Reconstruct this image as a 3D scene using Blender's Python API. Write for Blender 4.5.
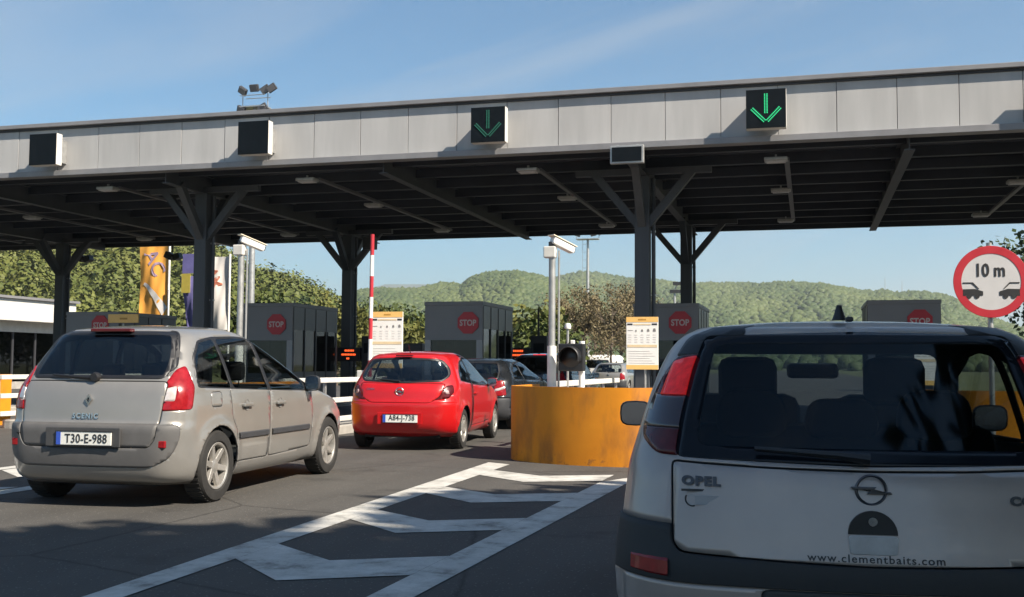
import bpy, bmesh, math, random
import numpy as np
from mathutils import Vector, Matrix
from mathutils.bvhtree import BVHTree

random.seed(7); rng = np.random.default_rng(7)
R = math.radians
for o in list(bpy.data.objects): bpy.data.objects.remove(o)
scn = bpy.context.scene
COL = scn.collection

# ---------------------------------------------------------------- camera, world, sun, exposure
FPX = 1080.0
cd = bpy.data.cameras.new('camera'); cam = bpy.data.objects.new('camera', cd); COL.objects.link(cam)
cd.sensor_width = 36.0; cd.lens = 36.0 * FPX / 1024.0; cd.clip_start = 0.05; cd.clip_end = 20000
cam.matrix_world = (Matrix.Translation((0, 0, 1.25)) @ Matrix.Rotation(R(15.4), 4, 'Z')
                    @ Matrix.Rotation(math.pi / 2 + math.atan(67.5 / FPX), 4, 'X') @ Matrix.Rotation(0.0061, 4, 'Z'))
scn.camera = cam
LDIR = Vector((-1.0, 0.40, -0.98)).normalized()          # the way sunlight travels
SUN_EL = math.asin(-LDIR.z); SUN_AZ = math.atan2(-LDIR.x, -LDIR.y)
world = bpy.data.worlds.new('World'); scn.world = world; world.use_nodes = True
wn = world.node_tree.nodes; wl = world.node_tree.links
for n in list(wn): wn.remove(n)
w_out = wn.new('ShaderNodeOutputWorld'); w_bg = wn.new('ShaderNodeBackground'); w_sky = wn.new('ShaderNodeTexSky')
w_sky.sky_type = 'NISHITA'; w_sky.sun_disc = False
w_sky.sun_elevation = SUN_EL; w_sky.sun_rotation = SUN_AZ
w_sky.air_density = 1.1; w_sky.dust_density = 0.5; w_sky.ozone_density = 1.8; w_sky.altitude = 450
w_bg.inputs['Strength'].default_value = 0.051
# thin cirrus: stretched noise over the whole dome
w_tc = wn.new('ShaderNodeTexCoord'); w_map = wn.new('ShaderNodeMapping')
w_map.inputs['Rotation'].default_value = (0.0, 0.30, 0.0)
w_ms = wn.new('ShaderNodeMapping'); w_ms.inputs['Scale'].default_value = (1.6, 1.6, 9.0); w_ms.inputs['Location'].default_value = (0.55, 0.0, 0.2)
w_no = wn.new('ShaderNodeTexNoise'); w_no.inputs['Scale'].default_value = 1.25; w_no.inputs['Detail'].default_value = 8; w_no.inputs['Roughness'].default_value = 0.52
w_no.inputs['Distortion'].default_value = 0.6
w_rp = wn.new('ShaderNodeValToRGB'); w_rp.color_ramp.elements[0].position = 0.50; w_rp.color_ramp.elements[1].position = 0.74
w_rp.color_ramp.elements[1].color = (0.34, 0.34, 0.34, 1)
w_mx = wn.new('ShaderNodeMix'); w_mx.data_type = 'RGBA'
w_mx.inputs[7].default_value = (5.4, 5.6, 5.8, 1)
wl.new(w_tc.outputs['Generated'], w_map.inputs['Vector']); wl.new(w_map.outputs[0], w_ms.inputs['Vector']); wl.new(w_ms.outputs[0], w_no.inputs['Vector'])
wl.new(w_no.outputs['Fac'], w_rp.inputs['Fac']); wl.new(w_rp.outputs['Color'], w_mx.inputs[0])
w_hs = wn.new('ShaderNodeMix'); w_hs.data_type = 'RGBA'; w_hs.blend_type = 'MULTIPLY'; w_hs.inputs[0].default_value = 1; w_hs.inputs[7].default_value = (.55, .96, 1.13, 1)
wl.new(w_sky.outputs['Color'], w_hs.inputs[6]); wl.new(w_hs.outputs[2], w_mx.inputs[6]); wl.new(w_mx.outputs[2], w_bg.inputs['Color']); wl.new(w_bg.outputs[0], w_out.inputs['Surface'])
sd = bpy.data.lights.new('sun', 'SUN'); sun = bpy.data.objects.new('sun', sd); COL.objects.link(sun)
sd.energy = 5.0; sd.angle = R(0.55); sd.color = (1.0, 0.90, 0.76)
sun.rotation_euler = LDIR.to_track_quat('-Z', 'Y').to_euler()
scn.view_settings.view_transform = 'Standard'; scn.view_settings.look = 'None'
scn.view_settings.exposure = 1.22; scn.view_settings.gamma = 1.0; scn.view_settings.use_curve_mapping = False

# ---------------------------------------------------------------- materials
MATS = {}
def pm(name, col, rough=0.6, metal=0.0, var=0.12, scale=6.0, bump=0.0, bscale=None, coat=0.0, spec=0.5, col2=None, streak=False, emit=0.0):
    """Principled with a noise-varied base colour, optional bump and clear coat."""
    if name in MATS: return MATS[name]
    m = bpy.data.materials.new(name); m.use_nodes = True; nt = m.node_tree; b = nt.nodes['Principled BSDF']
    tc = nt.nodes.new('ShaderNodeTexCoord'); no = nt.nodes.new('ShaderNodeTexNoise')
    no.inputs['Scale'].default_value = scale; no.inputs['Detail'].default_value = 5; no.inputs['Roughness'].default_value = 0.6
    if streak:
        gp = nt.nodes.new('ShaderNodeNewGeometry'); mp = nt.nodes.new('ShaderNodeMapping'); mp.inputs['Scale'].default_value = (1, 1, 0.12)
        nt.links.new(gp.outputs['Position'], mp.inputs['Vector']); nt.links.new(mp.outputs[0], no.inputs['Vector'])
    else: nt.links.new(tc.outputs['Object'], no.inputs['Vector'])
    rp = nt.nodes.new('ShaderNodeValToRGB'); rp.color_ramp.elements[0].position = 0.3; rp.color_ramp.elements[1].position = 0.72
    c2 = col2 if col2 else tuple(min(1, c * (1 + var)) for c in col)
    c1 = tuple(c * (1 - var) for c in col)
    rp.color_ramp.elements[0].color = (*c1, 1); rp.color_ramp.elements[1].color = (*c2, 1)
    nt.links.new(no.outputs['Fac'], rp.inputs['Fac']); nt.links.new(rp.outputs['Color'], b.inputs['Base Color'])
    mr = nt.nodes.new('ShaderNodeMapRange'); mr.inputs['To Min'].default_value = max(0.02, rough - 0.08); mr.inputs['To Max'].default_value = min(1, rough + 0.08)
    nt.links.new(no.outputs['Fac'], mr.inputs['Value']); nt.links.new(mr.outputs[0], b.inputs['Roughness'])
    b.inputs['Metallic'].default_value = metal; b.inputs['Specular IOR Level'].default_value = spec
    b.inputs['Coat Weight'].default_value = coat; b.inputs['Coat Roughness'].default_value = 0.06
    if emit:
        b.inputs['Emission Color'].default_value = (*col, 1); b.inputs['Emission Strength'].default_value = emit
    if bump:
        n2 = nt.nodes.new('ShaderNodeTexNoise'); n2.inputs['Scale'].default_value = bscale or scale * 6; n2.inputs['Detail'].default_value = 4
        nt.links.new(tc.outputs['Object'], n2.inputs['Vector'])
        bp = nt.nodes.new('ShaderNodeBump'); bp.inputs['Strength'].default_value = bump; bp.inputs['Distance'].default_value = 0.02
        nt.links.new(n2.outputs['Fac'], bp.inputs['Height']); nt.links.new(bp.outputs[0], b.inputs['Normal'])
    MATS[name] = m; return m

def glass(name, tint, ior=1.5, rough=0.02):
    if name in MATS: return MATS[name]
    m = bpy.data.materials.new(name); m.use_nodes = True; nt = m.node_tree
    for n in list(nt.nodes): nt.nodes.remove(n)
    out = nt.nodes.new('ShaderNodeOutputMaterial'); mx = nt.nodes.new('ShaderNodeMixShader')
    tr = nt.nodes.new('ShaderNodeBsdfTransparent'); gl = nt.nodes.new('ShaderNodeBsdfGlossy'); fr = nt.nodes.new('ShaderNodeLayerWeight')
    tc = nt.nodes.new('ShaderNodeTexCoord'); no = nt.nodes.new('ShaderNodeTexNoise'); no.inputs['Scale'].default_value = 9
    mr = nt.nodes.new('ShaderNodeMapRange'); mr.inputs['To Min'].default_value = rough * 0.5; mr.inputs['To Max'].default_value = rough * 2.5
    nt.links.new(tc.outputs['Object'], no.inputs['Vector']); nt.links.new(no.outputs['Fac'], mr.inputs['Value']); nt.links.new(mr.outputs[0], gl.inputs['Roughness'])
    tr.inputs['Color'].default_value = (*tint, 1); fr.inputs['Blend'].default_value = .5; gl.inputs['Color'].default_value = (.9, .93, .95, 1)
    f0 = ((ior - 1) / (ior + 1)) ** 2 * 1.6; pw_ = nt.nodes.new('ShaderNodeMath'); pw_.operation = 'POWER'; pw_.inputs[1].default_value = 5; nt.links.new(fr.outputs['Facing'], pw_.inputs[0])
    ma = nt.nodes.new('ShaderNodeMath'); ma.operation = 'MULTIPLY_ADD'; ma.inputs[1].default_value = 1 - f0; ma.inputs[2].default_value = f0; nt.links.new(pw_.outputs[0], ma.inputs[0])
    nt.links.new(ma.outputs[0], mx.inputs[0]); nt.links.new(tr.outputs[0], mx.inputs[1]); nt.links.new(gl.outputs[0], mx.inputs[2])
    nt.links.new(mx.outputs[0], out.inputs['Surface']); MATS[name] = m; return m

def asphalt(name, c0, c1):
    m = bpy.data.materials.new(name); m.use_nodes = True; nt = m.node_tree; b = nt.nodes['Principled BSDF']; L = nt.links
    tc = nt.nodes.new('ShaderNodeTexCoord')
    def noise(s, d=6, r=.6, vec=None):
        n = nt.nodes.new('ShaderNodeTexNoise'); n.inputs['Scale'].default_value = s; n.inputs['Detail'].default_value = d; n.inputs['Roughness'].default_value = r
        L.new(vec or tc.outputs['Object'], n.inputs['Vector']); return n
    big = noise(.35); fine = noise(55, 3, .7); mp = nt.nodes.new('ShaderNodeMapping'); mp.inputs['Scale'].default_value = (2.2, .10, 1)
    L.new(tc.outputs['Object'], mp.inputs['Vector']); track = noise(1.0, 4, .5, mp.outputs[0])
    rp = nt.nodes.new('ShaderNodeValToRGB'); rp.color_ramp.elements[0].position = .3; rp.color_ramp.elements[1].position = .75
    rp.color_ramp.elements[0].color = (*c0, 1); rp.color_ramp.elements[1].color = (*c1, 1)
    ad = nt.nodes.new('ShaderNodeMix'); ad.inputs[0].default_value = .5; L.new(big.outputs['Fac'], ad.inputs[2]); L.new(track.outputs['Fac'], ad.inputs[3])
    L.new(ad.outputs[0], rp.inputs['Fac'])
    # pale aggregate grains
    vo = nt.nodes.new('ShaderNodeTexVoronoi'); vo.inputs['Scale'].default_value = 26; L.new(tc.outputs['Object'], vo.inputs['Vector'])
    r2 = nt.nodes.new('ShaderNodeValToRGB'); r2.color_ramp.elements[0].position = .06; r2.color_ramp.elements[1].position = .20
    r2.color_ramp.elements[0].color = (1, 1, 1, 1); r2.color_ramp.elements[1].color = (0, 0, 0, 1); L.new(vo.outputs['Distance'], r2.inputs['Fac'])
    g2 = nt.nodes.new('ShaderNodeMath'); g2.operation = 'MULTIPLY'; L.new(r2.outputs['Color'], g2.inputs[0]); L.new(fine.outputs['Fac'], g2.inputs[1])
    mx = nt.nodes.new('ShaderNodeMix'); mx.data_type = 'RGBA'; L.new(g2.outputs[0], mx.inputs[0]); L.new(rp.outputs['Color'], mx.inputs[6])
    mx.inputs[7].default_value = (.30, .285, .26, 1)
    # oil stains
    st = noise(.9, 7, .65); r3 = nt.nodes.new('ShaderNodeValToRGB'); r3.color_ramp.elements[0].position = .28; r3.color_ramp.elements[1].position = .42
    r3.color_ramp.elements[0].color = (.55, .55, .55, 1); r3.color_ramp.elements[1].color = (1, 1, 1, 1); L.new(st.outputs['Fac'], r3.inputs['Fac'])
    ml = nt.nodes.new('ShaderNodeMix'); ml.data_type = 'RGBA'; ml.blend_type = 'MULTIPLY'; ml.inputs[0].default_value = 1
    L.new(mx.outputs[2], ml.inputs[6]); L.new(r3.outputs['Color'], ml.inputs[7]); L.new(ml.outputs[2], b.inputs['Base Color'])
    ck = nt.nodes.new('ShaderNodeTexVoronoi'); ck.feature = 'DISTANCE_TO_EDGE'; ck.inputs['Scale'].default_value = .30
    wv = nt.nodes.new('ShaderNodeMix'); wv.data_type = 'VECTOR'; wv.inputs[0].default_value = .10; wn2 = noise(1.6, 6, .7); L.new(tc.outputs['Object'], wv.inputs[4]); L.new(wn2.outputs['Color'], wv.inputs[5])
    sc_ = nt.nodes.new('ShaderNodeVectorMath'); sc_.operation = 'SCALE'; sc_.inputs['Scale'].default_value = 1.1; L.new(wv.outputs[1], sc_.inputs[0]); L.new(sc_.outputs[0], ck.inputs['Vector'])
    r4 = nt.nodes.new('ShaderNodeValToRGB'); r4.color_ramp.elements[0].position = .0; r4.color_ramp.elements[1].position = .006; r4.color_ramp.elements[0].color = (.35, .35, .35, 1); r4.color_ramp.elements[1].color = (1, 1, 1, 1)
    L.new(ck.outputs['Distance'], r4.inputs['Fac'])
    m4 = nt.nodes.new('ShaderNodeMix'); m4.data_type = 'RGBA'; m4.blend_type = 'MULTIPLY'; m4.inputs[0].default_value = .8; L.new(ml.outputs[2], m4.inputs[6]); L.new(r4.outputs['Color'], m4.inputs[7]); L.new(m4.outputs[2], b.inputs['Base Color'])
    b.inputs['Roughness'].default_value = .82; b.inputs['Specular IOR Level'].default_value = .35
    bp = nt.nodes.new('ShaderNodeBump'); bp.inputs['Strength'].default_value = .55; bp.inputs['Distance'].default_value = .012
    L.new(fine.outputs['Fac'], bp.inputs['Height']); L.new(bp.outputs[0], b.inputs['Normal'])
    return m

def paintmark(name):
    m = bpy.data.materials.new(name); m.use_nodes = True; nt = m.node_tree; b = nt.nodes['Principled BSDF']; L = nt.links
    tc = nt.nodes.new('ShaderNodeTexCoord'); n1 = nt.nodes.new('ShaderNodeTexNoise'); n1.inputs['Scale'].default_value = 3.0; n1.inputs['Detail'].default_value = 9; n1.inputs['Roughness'].default_value = .72
    L.new(tc.outputs['Object'], n1.inputs['Vector'])
    rp = nt.nodes.new('ShaderNodeValToRGB'); e = rp.color_ramp.elements
    e[0].position = .30; e[0].color = (.10, .095, .085, 1); e[1].position = .47; e[1].color = (.40, .39, .36, 1)
    x = rp.color_ramp.elements.new(.66); x.color = (.55, .535, .50, 1)
    L.new(n1.outputs['Fac'], rp.inputs['Fac']); L.new(rp.outputs['Color'], b.inputs['Base Color']); b.inputs['Roughness'].default_value = .75
    n2 = nt.nodes.new('ShaderNodeTexNoise'); n2.inputs['Scale'].default_value = 50; L.new(tc.outputs['Object'], n2.inputs['Vector'])
    bp = nt.nodes.new('ShaderNodeBump'); bp.inputs['Strength'].default_value = .4; bp.inputs['Distance'].default_value = .01
    L.new(n2.outputs['Fac'], bp.inputs['Height']); L.new(bp.outputs[0], b.inputs['Normal']); return m

def leafmat(name, c0, c1, attr='tint', rough=.6, trans=.25):
    m = bpy.data.materials.new(name); m.use_nodes = True; nt = m.node_tree; b = nt.nodes['Principled BSDF']; L = nt.links
    at = nt.nodes.new('ShaderNodeAttribute'); at.attribute_name = attr
    rp = nt.nodes.new('ShaderNodeValToRGB'); rp.color_ramp.elements[0].color = (*c0, 1); rp.color_ramp.elements[1].color = (*c1, 1)
    tc = nt.nodes.new('ShaderNodeTexCoord'); n1 = nt.nodes.new('ShaderNodeTexNoise'); n1.inputs['Scale'].default_value = .8; n1.inputs['Detail'].default_value = 6
    L.new(tc.outputs['Object'], n1.inputs['Vector'])
    mx = nt.nodes.new('ShaderNodeMix'); mx.inputs[0].default_value = .35; L.new(at.outputs['Fac'], mx.inputs[2]); L.new(n1.outputs['Fac'], mx.inputs[3])
    L.new(mx.outputs[0], rp.inputs['Fac']); L.new(rp.outputs['Color'], b.inputs['Base Color'])
    b.inputs['Roughness'].default_value = rough; b.inputs['Specular IOR Level'].default_value = .25
    if trans: b.inputs['Transmission Weight'].default_value = 0.0; b.inputs['Subsurface Weight'].default_value = 0.0
    return m

M_asphalt = asphalt('asphalt', (.050, .047, .043), (.083, .078, .071))
M_mark = paintmark('road_paint')
M_conc = pm('concrete', (.33, .31, .28), .85, var=.25, scale=2.5, bump=.4, bscale=40)
M_steel = pm('dark_steel', (.060, .066, .075), .55, .2, var=.2, scale=2.0, streak=True)
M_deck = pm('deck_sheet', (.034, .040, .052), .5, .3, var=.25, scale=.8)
M_fascia = pm('fascia_panel_coat', (.395, .39, .385), .5, 0, var=.13, scale=2.2, streak=True, spec=.3)
M_cap = pm('flashing', (.24, .235, .24), .5, .3, var=.12, scale=2)
M_galv = pm('galvanised', (.40, .40, .39), .45, .6, var=.18, scale=7)
M_white = pm('white_coat', (.72, .71, .68), .5, var=.08, scale=4)
M_offw = pm('offwhite_coat', (.58, .56, .52), .55, var=.10, scale=3)
M_black = pm('black_plastic', (.012, .012, .014), .45, var=.2, scale=12)
M_dgrey = pm('dark_grey_plastic', (.035, .036, .040), .55, var=.15, scale=10)
M_orange = pm('orange_paint', (.62, .22, .020), .5, var=.14, scale=1.4, bump=.15, bscale=25)
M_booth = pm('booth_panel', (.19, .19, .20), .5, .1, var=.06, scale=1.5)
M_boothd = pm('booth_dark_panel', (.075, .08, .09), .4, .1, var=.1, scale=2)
M_bglass = glass('booth_glass', (.16, .18, .19), 1.4)
M_red = pm('sign_red', (.42, .022, .035), .45, var=.08, scale=5)
M_signw = pm('sign_white', (.50, .49, .49), .45, var=.05, scale=5)
M_signblk = pm('sign_black', (.02, .02, .022), .5, var=.1)
M_boardw = pm('board_white', (.82, .80, .76), .5, var=.03, scale=5)
M_boardo = pm('board_orange', (.82, .50, .16), .5, var=.06, scale=5)
M_grey = pm('board_grey', (.60, .57, .53), .5, var=.1)
M_ledgreen = pm('led_green', (.03, .50, .20), .4, var=.1, emit=.30)
M_leddim = pm('led_green_dim', (.02, .12, .08), .4, var=.1, emit=.10)
M_leddark = pm('led_unlit', (.005, .008, .011), .55, var=.2, spec=.12)
M_ledred = pm('led_red', (.90, .10, .02), .4, var=.05, emit=.9)
M_tyre = pm('tyre_rubber', (.018, .017, .016), .8, var=.25, scale=14)
M_alloy = pm('alloy', (.46, .44, .41), .4, .7, var=.10, scale=9)
M_chrome = pm('chrome', (.60, .60, .60), .18, 1.0, var=.05)
M_under = pm('underbody', (.012, .012, .012), .9, var=.2)
M_seat = pm('seat_fabric', (.022, .022, .026), .9, var=.2, scale=20)
M_trim = pm('interior_trim', (.030, .030, .033), .8, var=.15)
M_lampred = pm('lamp_red', (.24, .007, .011), .22, 0, var=.25, scale=24, coat=.25, spec=.35)
M_lampdk = pm('lamp_dark_red', (.075, .005, .007), .22, 0, var=.25, scale=24, coat=.2, spec=.3)
M_lampclr = pm('lamp_clear', (.55, .50, .48), .2, .3, var=.15, scale=20, coat=.8)
M_brake = pm('lit_brake_lamp', (.95, .03, .03), .2, 0, var=.1, emit=.55)
M_platew = pm('plate_white', (.70, .70, .66), .4, var=.04)
M_plateb = pm('plate_blue', (.03, .08, .42), .4, var=.05)
M_silverR = pm('silver_paint', (.25, .24, .225), .32, .35, var=.05, scale=3, coat=.9)
M_silverO = pm('pale_silver_paint', (.37, .315, .285), .36, .35, var=.10, scale=2.2, coat=.4)
M_redp = pm('red_paint', (.42, .006, .008), .35, 0, var=.05, scale=3, coat=.7, spec=.4)
M_darkp = pm('black_paint', (.012, .014, .017), .28, .1, var=.1, scale=3, coat=.8)
M_bluep = pm('dark_blue_paint', (.018, .022, .030), .28, .2, var=.1, scale=3, coat=.8)
M_glassR = glass('car_glass_tinted', (.36, .40, .40), 1.55)
M_glassO = glass('car_glass_rear', (.24, .285, .31), 1.30, .03)
M_glassC = glass('car_glass_clear', (.78, .82, .82), 1.45)
M_bark = pm('bark', (.10, .075, .055), .9, var=.35, scale=9, bump=.5)
M_barkp = pm('bare_bark', (.13, .10, .075), .9, var=.3, scale=9)

# ---------------------------------------------------------------- helpers
def tag(o, label=None, cat=None, group=None, kind=None):
    if label: o['label'] = label
    if cat: o['category'] = cat
    if group: o['group'] = group
    if kind: o['kind'] = kind
    return o
def empty(name, loc=(0, 0, 0), rz=0, label=None, cat=None, group=None):
    o = bpy.data.objects.new(name, None); o.empty_display_size = .2; COL.objects.link(o)
    o.location = loc; o.rotation_euler = (0, 0, rz); return tag(o, label, cat, group)
def link(name, me, m, parent=None, loc=(0, 0, 0), rot=None, smooth=False):
    o = bpy.data.objects.new(name, me); COL.objects.link(o); o.location = loc
    if rot: o.rotation_euler = rot
    if m is not None and len(me.materials) == 0: me.materials.append(m)
    if parent is not None: o.parent = parent
    return o
def rrect(u0, v0, u1, v1, r, n=4):
    pts = []
    for cx, cy, a in ((u1 - r, v0 + r, -90), (u1 - r, v1 - r, 0), (u0 + r, v1 - r, 90), (u0 + r, v0 + r, 180)):
        for k in range(n + 1):
            t = R(a + 90 * k / n); pts.append((cx + r * math.cos(t), cy + r * math.sin(t)))
    return pts
def roundpoly(pts, r, n=4):
    """rounds each corner of a polygon"""
    out = []; N = len(pts)
    for i in range(N):
        p = Vector(pts[i]); a = Vector(pts[i - 1]) - p; b = Vector(pts[(i + 1) % N]) - p
        rr = min(r, a.length * .45, b.length * .45); A = p + a.normalized() * rr; B = p + b.normalized() * rr
        for k in range(n + 1):
            t = k / n; q = A * (1 - t) ** 2 + p * 2 * t * (1 - t) + B * t * t; out.append((q.x, q.y))
    return out
class MB:
    def __init__(s): s.v = []; s.f = []
    def add(s, v, f):
        k = len(s.v); s.v += [tuple(p) for p in v]; s.f += [tuple(i + k for i in q) for q in f]; return s
    def box(s, c, d, mat=None):
        x, y, z = d[0] / 2, d[1] / 2, d[2] / 2
        v = [Vector((a * x, b * y, e * z)) for a in (-1, 1) for b in (-1, 1) for e in (-1, 1)]
        if mat is not None: v = [mat @ p for p in v]
        v = [p + Vector(c) for p in v]
        return s.add(v, [(0, 1, 3, 2), (4, 6, 7, 5), (0, 4, 5, 1), (2, 3, 7, 6), (0, 2, 6, 4), (1, 5, 7, 3)])
    def b(s, x0, x1, y0, y1, z0, z1): return s.box(((x0 + x1) / 2, (y0 + y1) / 2, (z0 + z1) / 2), (abs(x1 - x0), abs(y1 - y0), abs(z1 - z0)))
    def bar(s, a, b, w, h):
        """square bar between two points"""
        a = Vector(a); b = Vector(b); d = b - a
        q = d.to_track_quat('Y', 'Z').to_matrix()
        return s.box((a + b) / 2, (w, d.length, h), q)
    def tube(s, pts, rad, n=8, cap=True):
        P = [Vector(p) for p in pts]; rad = rad if isinstance(rad, (list, tuple)) else [rad] * len(P); v = []; f = []
        for i, p in enumerate(P):
            d = (P[min(i + 1, len(P) - 1)] - P[max(i - 1, 0)]).normalized(); q = d.to_track_quat('Z', 'Y').to_matrix()
            for k in range(n):
                t = 2 * math.pi * k / n; v.append(p + q @ Vector((math.cos(t), math.sin(t), 0)) * rad[i])
        for i in range(len(P) - 1):
            for k in range(n): f.append((i * n + k, i * n + (k + 1) % n, (i + 1) * n + (k + 1) % n, (i + 1) * n + k))
        if cap: f.append(tuple(range(n - 1, -1, -1))); f.append(tuple((len(P) - 1) * n + k for k in range(n)))
        return s.add(v, f)
    def lathe(s, prof, n=32, axis='X', c=(0, 0, 0)):
        """prof = [(a, r)] along axis, closed if the ends meet"""
        v = []; f = []
        for a, r in prof:
            for k in range(n):
                t = 2 * math.pi * k / n; u, w = r * math.cos(t), r * math.sin(t)
                p = (a, u, w) if axis == 'X' else ((u, a, w) if axis == 'Y' else (u, w, a))
                v.append(Vector(p) + Vector(c))
        for i in range(len(prof) - 1):
            for k in range(n): f.append((i * n + k, (i + 1) * n + k, (i + 1) * n + (k + 1) % n, i * n + (k + 1) % n))
        return s.add(v, f)
    def prism(s, poly, axis, a0, a1):
        """extrude a 2D polygon; axis Y: poly is (x,z); axis X: poly is (y,z); axis Z: poly is (x,y)"""
        n = len(poly); v = []
        for a in (a0, a1):
            for p in poly: v.append((p[0], a, p[1]) if axis == 'Y' else ((a, p[0], p[1]) if axis == 'X' else (p[0], p[1], a)))
        f = [tuple(range(n)), tuple(range(2 * n - 1, n - 1, -1))] + [(i, i + n, (i + 1) % n + n, (i + 1) % n) for i in range(n)]
        return s.add(v, f)
    def mesh(s, name='m', smooth=False, bevel=0):
        me = bpy.data.meshes.new(name); me.from_pydata(s.v, [], s.f)
        bm = bmesh.new(); bm.from_mesh(me); bmesh.ops.recalc_face_normals(bm, faces=bm.faces)
        if bevel:
            bmesh.ops.bevel(bm, geom=[e for e in bm.edges if len(e.link_faces) == 2 and e.calc_face_angle(0) > .6], offset=bevel, segments=2, profile=.5, affect='EDGES', clamp_overlap=True)
        if smooth:
            for f in bm.faces: f.smooth = True
            for e in bm.edges:
                if len(e.link_faces) == 2 and e.calc_face_angle(0) > .7: e.smooth = False
        bm.to_mesh(me); bm.free(); return me
    def build(s, name, m, parent=None, loc=(0, 0, 0), rot=None, smooth=False, bevel=0):
        return link(name, s.mesh(name, smooth, bevel), m, parent, loc, rot)

_txt = {}
def text_verts(body, size, depth=.003, bold=0.0, sx=1.0, spacing=1.0, shear=0.0):
    """(verts, faces) of extruded lettering centred on the origin, in the x-z plane, facing -y"""
    key = (body, size, depth, bold, sx, spacing, shear)
    if key in _txt: return _txt[key]
    cu = bpy.data.curves.new('t', 'FONT'); cu.body = body; cu.size = size; cu.extrude = depth / 2; cu.offset = bold; cu.space_character = spacing; cu.shear = shear
    cu.align_x = 'CENTER'; cu.align_y = 'CENTER'; cu.resolution_u = 3
    o = bpy.data.objects.new('t', cu); COL.objects.link(o)
    dg = bpy.context.evaluated_depsgraph_get(); me = bpy.data.meshes.new_from_object(o.evaluated_get(dg))
    v = [(p.co.x * sx, -p.co.z, p.co.y) for p in me.vertices]; f = [tuple(p.vertices) for p in me.polygons]
    xs = [p[0] for p in v]; zs = [p[2] for p in v]; cx = (min(xs) + max(xs)) / 2; cz = (min(zs) + max(zs)) / 2
    v = [(a - cx, b, c - cz) for a, b, c in v]
    bpy.data.objects.remove(o); bpy.data.curves.remove(cu); bpy.data.meshes.remove(me)
    _txt[key] = (v, f); return v, f
def lettering(body, size, m, parent, loc, rot=None, name='lettering', **k):
    v, f = text_verts(body, size, **k); b = MB(); b.add(v, f); me = bpy.data.meshes.new(name); me.from_pydata(b.v, [], b.f)
    return link(name, me, m, parent, loc, rot)
def npmesh(name, V, F, tint=None, smooth=False):
    me = bpy.data.meshes.new(name); V = np.asarray(V, np.float32); F = np.asarray(F, np.int32); k = F.shape[1]
    me.vertices.add(len(V)); me.vertices.foreach_set('co', V.ravel()); me.loops.add(F.size); me.loops.foreach_set('vertex_index', F.ravel())
    me.polygons.add(len(F)); me.polygons.foreach_set('loop_start', np.arange(0, F.size, k, dtype=np.int32))
    try: me.polygons.foreach_set('loop_total', np.full(len(F), k, np.int32))
    except Exception: pass
    if tint is not None:
        a = me.attributes.new('tint', 'FLOAT', 'POINT'); a.data.foreach_set('value', np.asarray(tint, np.float32))
    me.update(calc_edges=True)
    if smooth: me.polygons.foreach_set('use_smooth', np.ones(len(F), bool))
    return me

# ================================================================ SETTING
def grassmat():
    m = pm('grass_field', (.075, .095, .028), .9, var=.35, scale=.15, bump=.5, bscale=3, col2=(.15, .15, .05)); return m
def sheet(name, x0, x1, y0, y1, z, m, kind='structure'):
    b = MB(); b.add([(x0, y0, z), (x1, y0, z), (x1, y1, z), (x0, y1, z)], [(0, 1, 2, 3)])
    return tag(b.build(name, m), kind=kind)
sheet('ground', -6800, 6800, -3000, 7000, -.06, grassmat())
sheet('road', -46, 26, -60, 62, 0, M_asphalt)
sheet('road', -19, 7, 62, 420, -.02, M_asphalt)

MZ = .005
def mark(pts, z=MZ):
    b = MB(); b.add([(x, y, z) for x, y in pts], [tuple(range(len(pts)))]); return tag(b.build('road_marking', M_mark), kind='structure')
# hatched area in front of the orange crash nose
L0, L1, R0, R1 = -3.80, -3.62, -2.30, -2.06
mark([(L0 + .10, 3.0), (L1 + .10, 3.0), (L1 - .06, 13.3), (L0 - .22, 13.5)])
mark([(R0 - .06, 3.0), (R1 - .08, 3.0), (R1 + .18, 12.4), (R0 + .10, 11.6), ])
bands = []                                             # each stripe: left edge y0..y1, bend, right edge
for k in range(-2, 5):
    y0 = 6.31 + k * 1.87
    fl = lambda y: L1 + .10 - .16 * (y - 3) / 10.3 + .002; fr_ = lambda y: R0 - .06 + .16 * (y - 3) / 8.6 - .002
    if y0 + .6 > 13: continue
    mark([(fl(y0), y0), (-2.99, y0 - .56), (fr_(y0 - .18), y0 - .18), (fr_(y0 + .5), y0 + .50), (-2.97, y0 + .12), (fl(y0 + .6), y0 + .60)])
# the hatching of the next lane's nose, left of the silver car
mark([(-9.20, 4), (-9.02, 4), (-9.16, 13.2), (-9.36, 13.4)])
mark([(-7.72, 4), (-7.50, 4), (-7.36, 12.4), (-7.6, 12.4)])
for k in range(-1, 4):
    y0 = 6.9 + k * 1.87
    mark([(-9.075, y0 + .0), (-8.39, y0 - .56), (-7.71, y0 - .18), (-7.70, y0 + .5), (-8.37, y0 + .12), (-9.085, y0 + .6)])

LANES = [-21.8, -16.4, -11.1, -5.85, -.62, 4.6]
ISL = [-19.8, -14.37, -8.95, -3.5, 2.05]
NOSE = {-19.8: 16.3, -14.37: 16.3, -8.95: 13.6, -3.5: 13.55, 2.05: 13.6}
for i, x in enumerate(ISL):
    y0 = NOSE[x] + 1.2
    xa, xb = (-3.76, -2.55) if x == -3.5 else (x - .72, x + .78)
    b = MB(); b.prism(roundpoly([(xa, y0), (xb, y0), (xb, 36), (xa, 36)], .3), 'Z', -.02, .16)
    tag(b.build('island_kerb', M_conc, bevel=.02), kind='structure')

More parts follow.
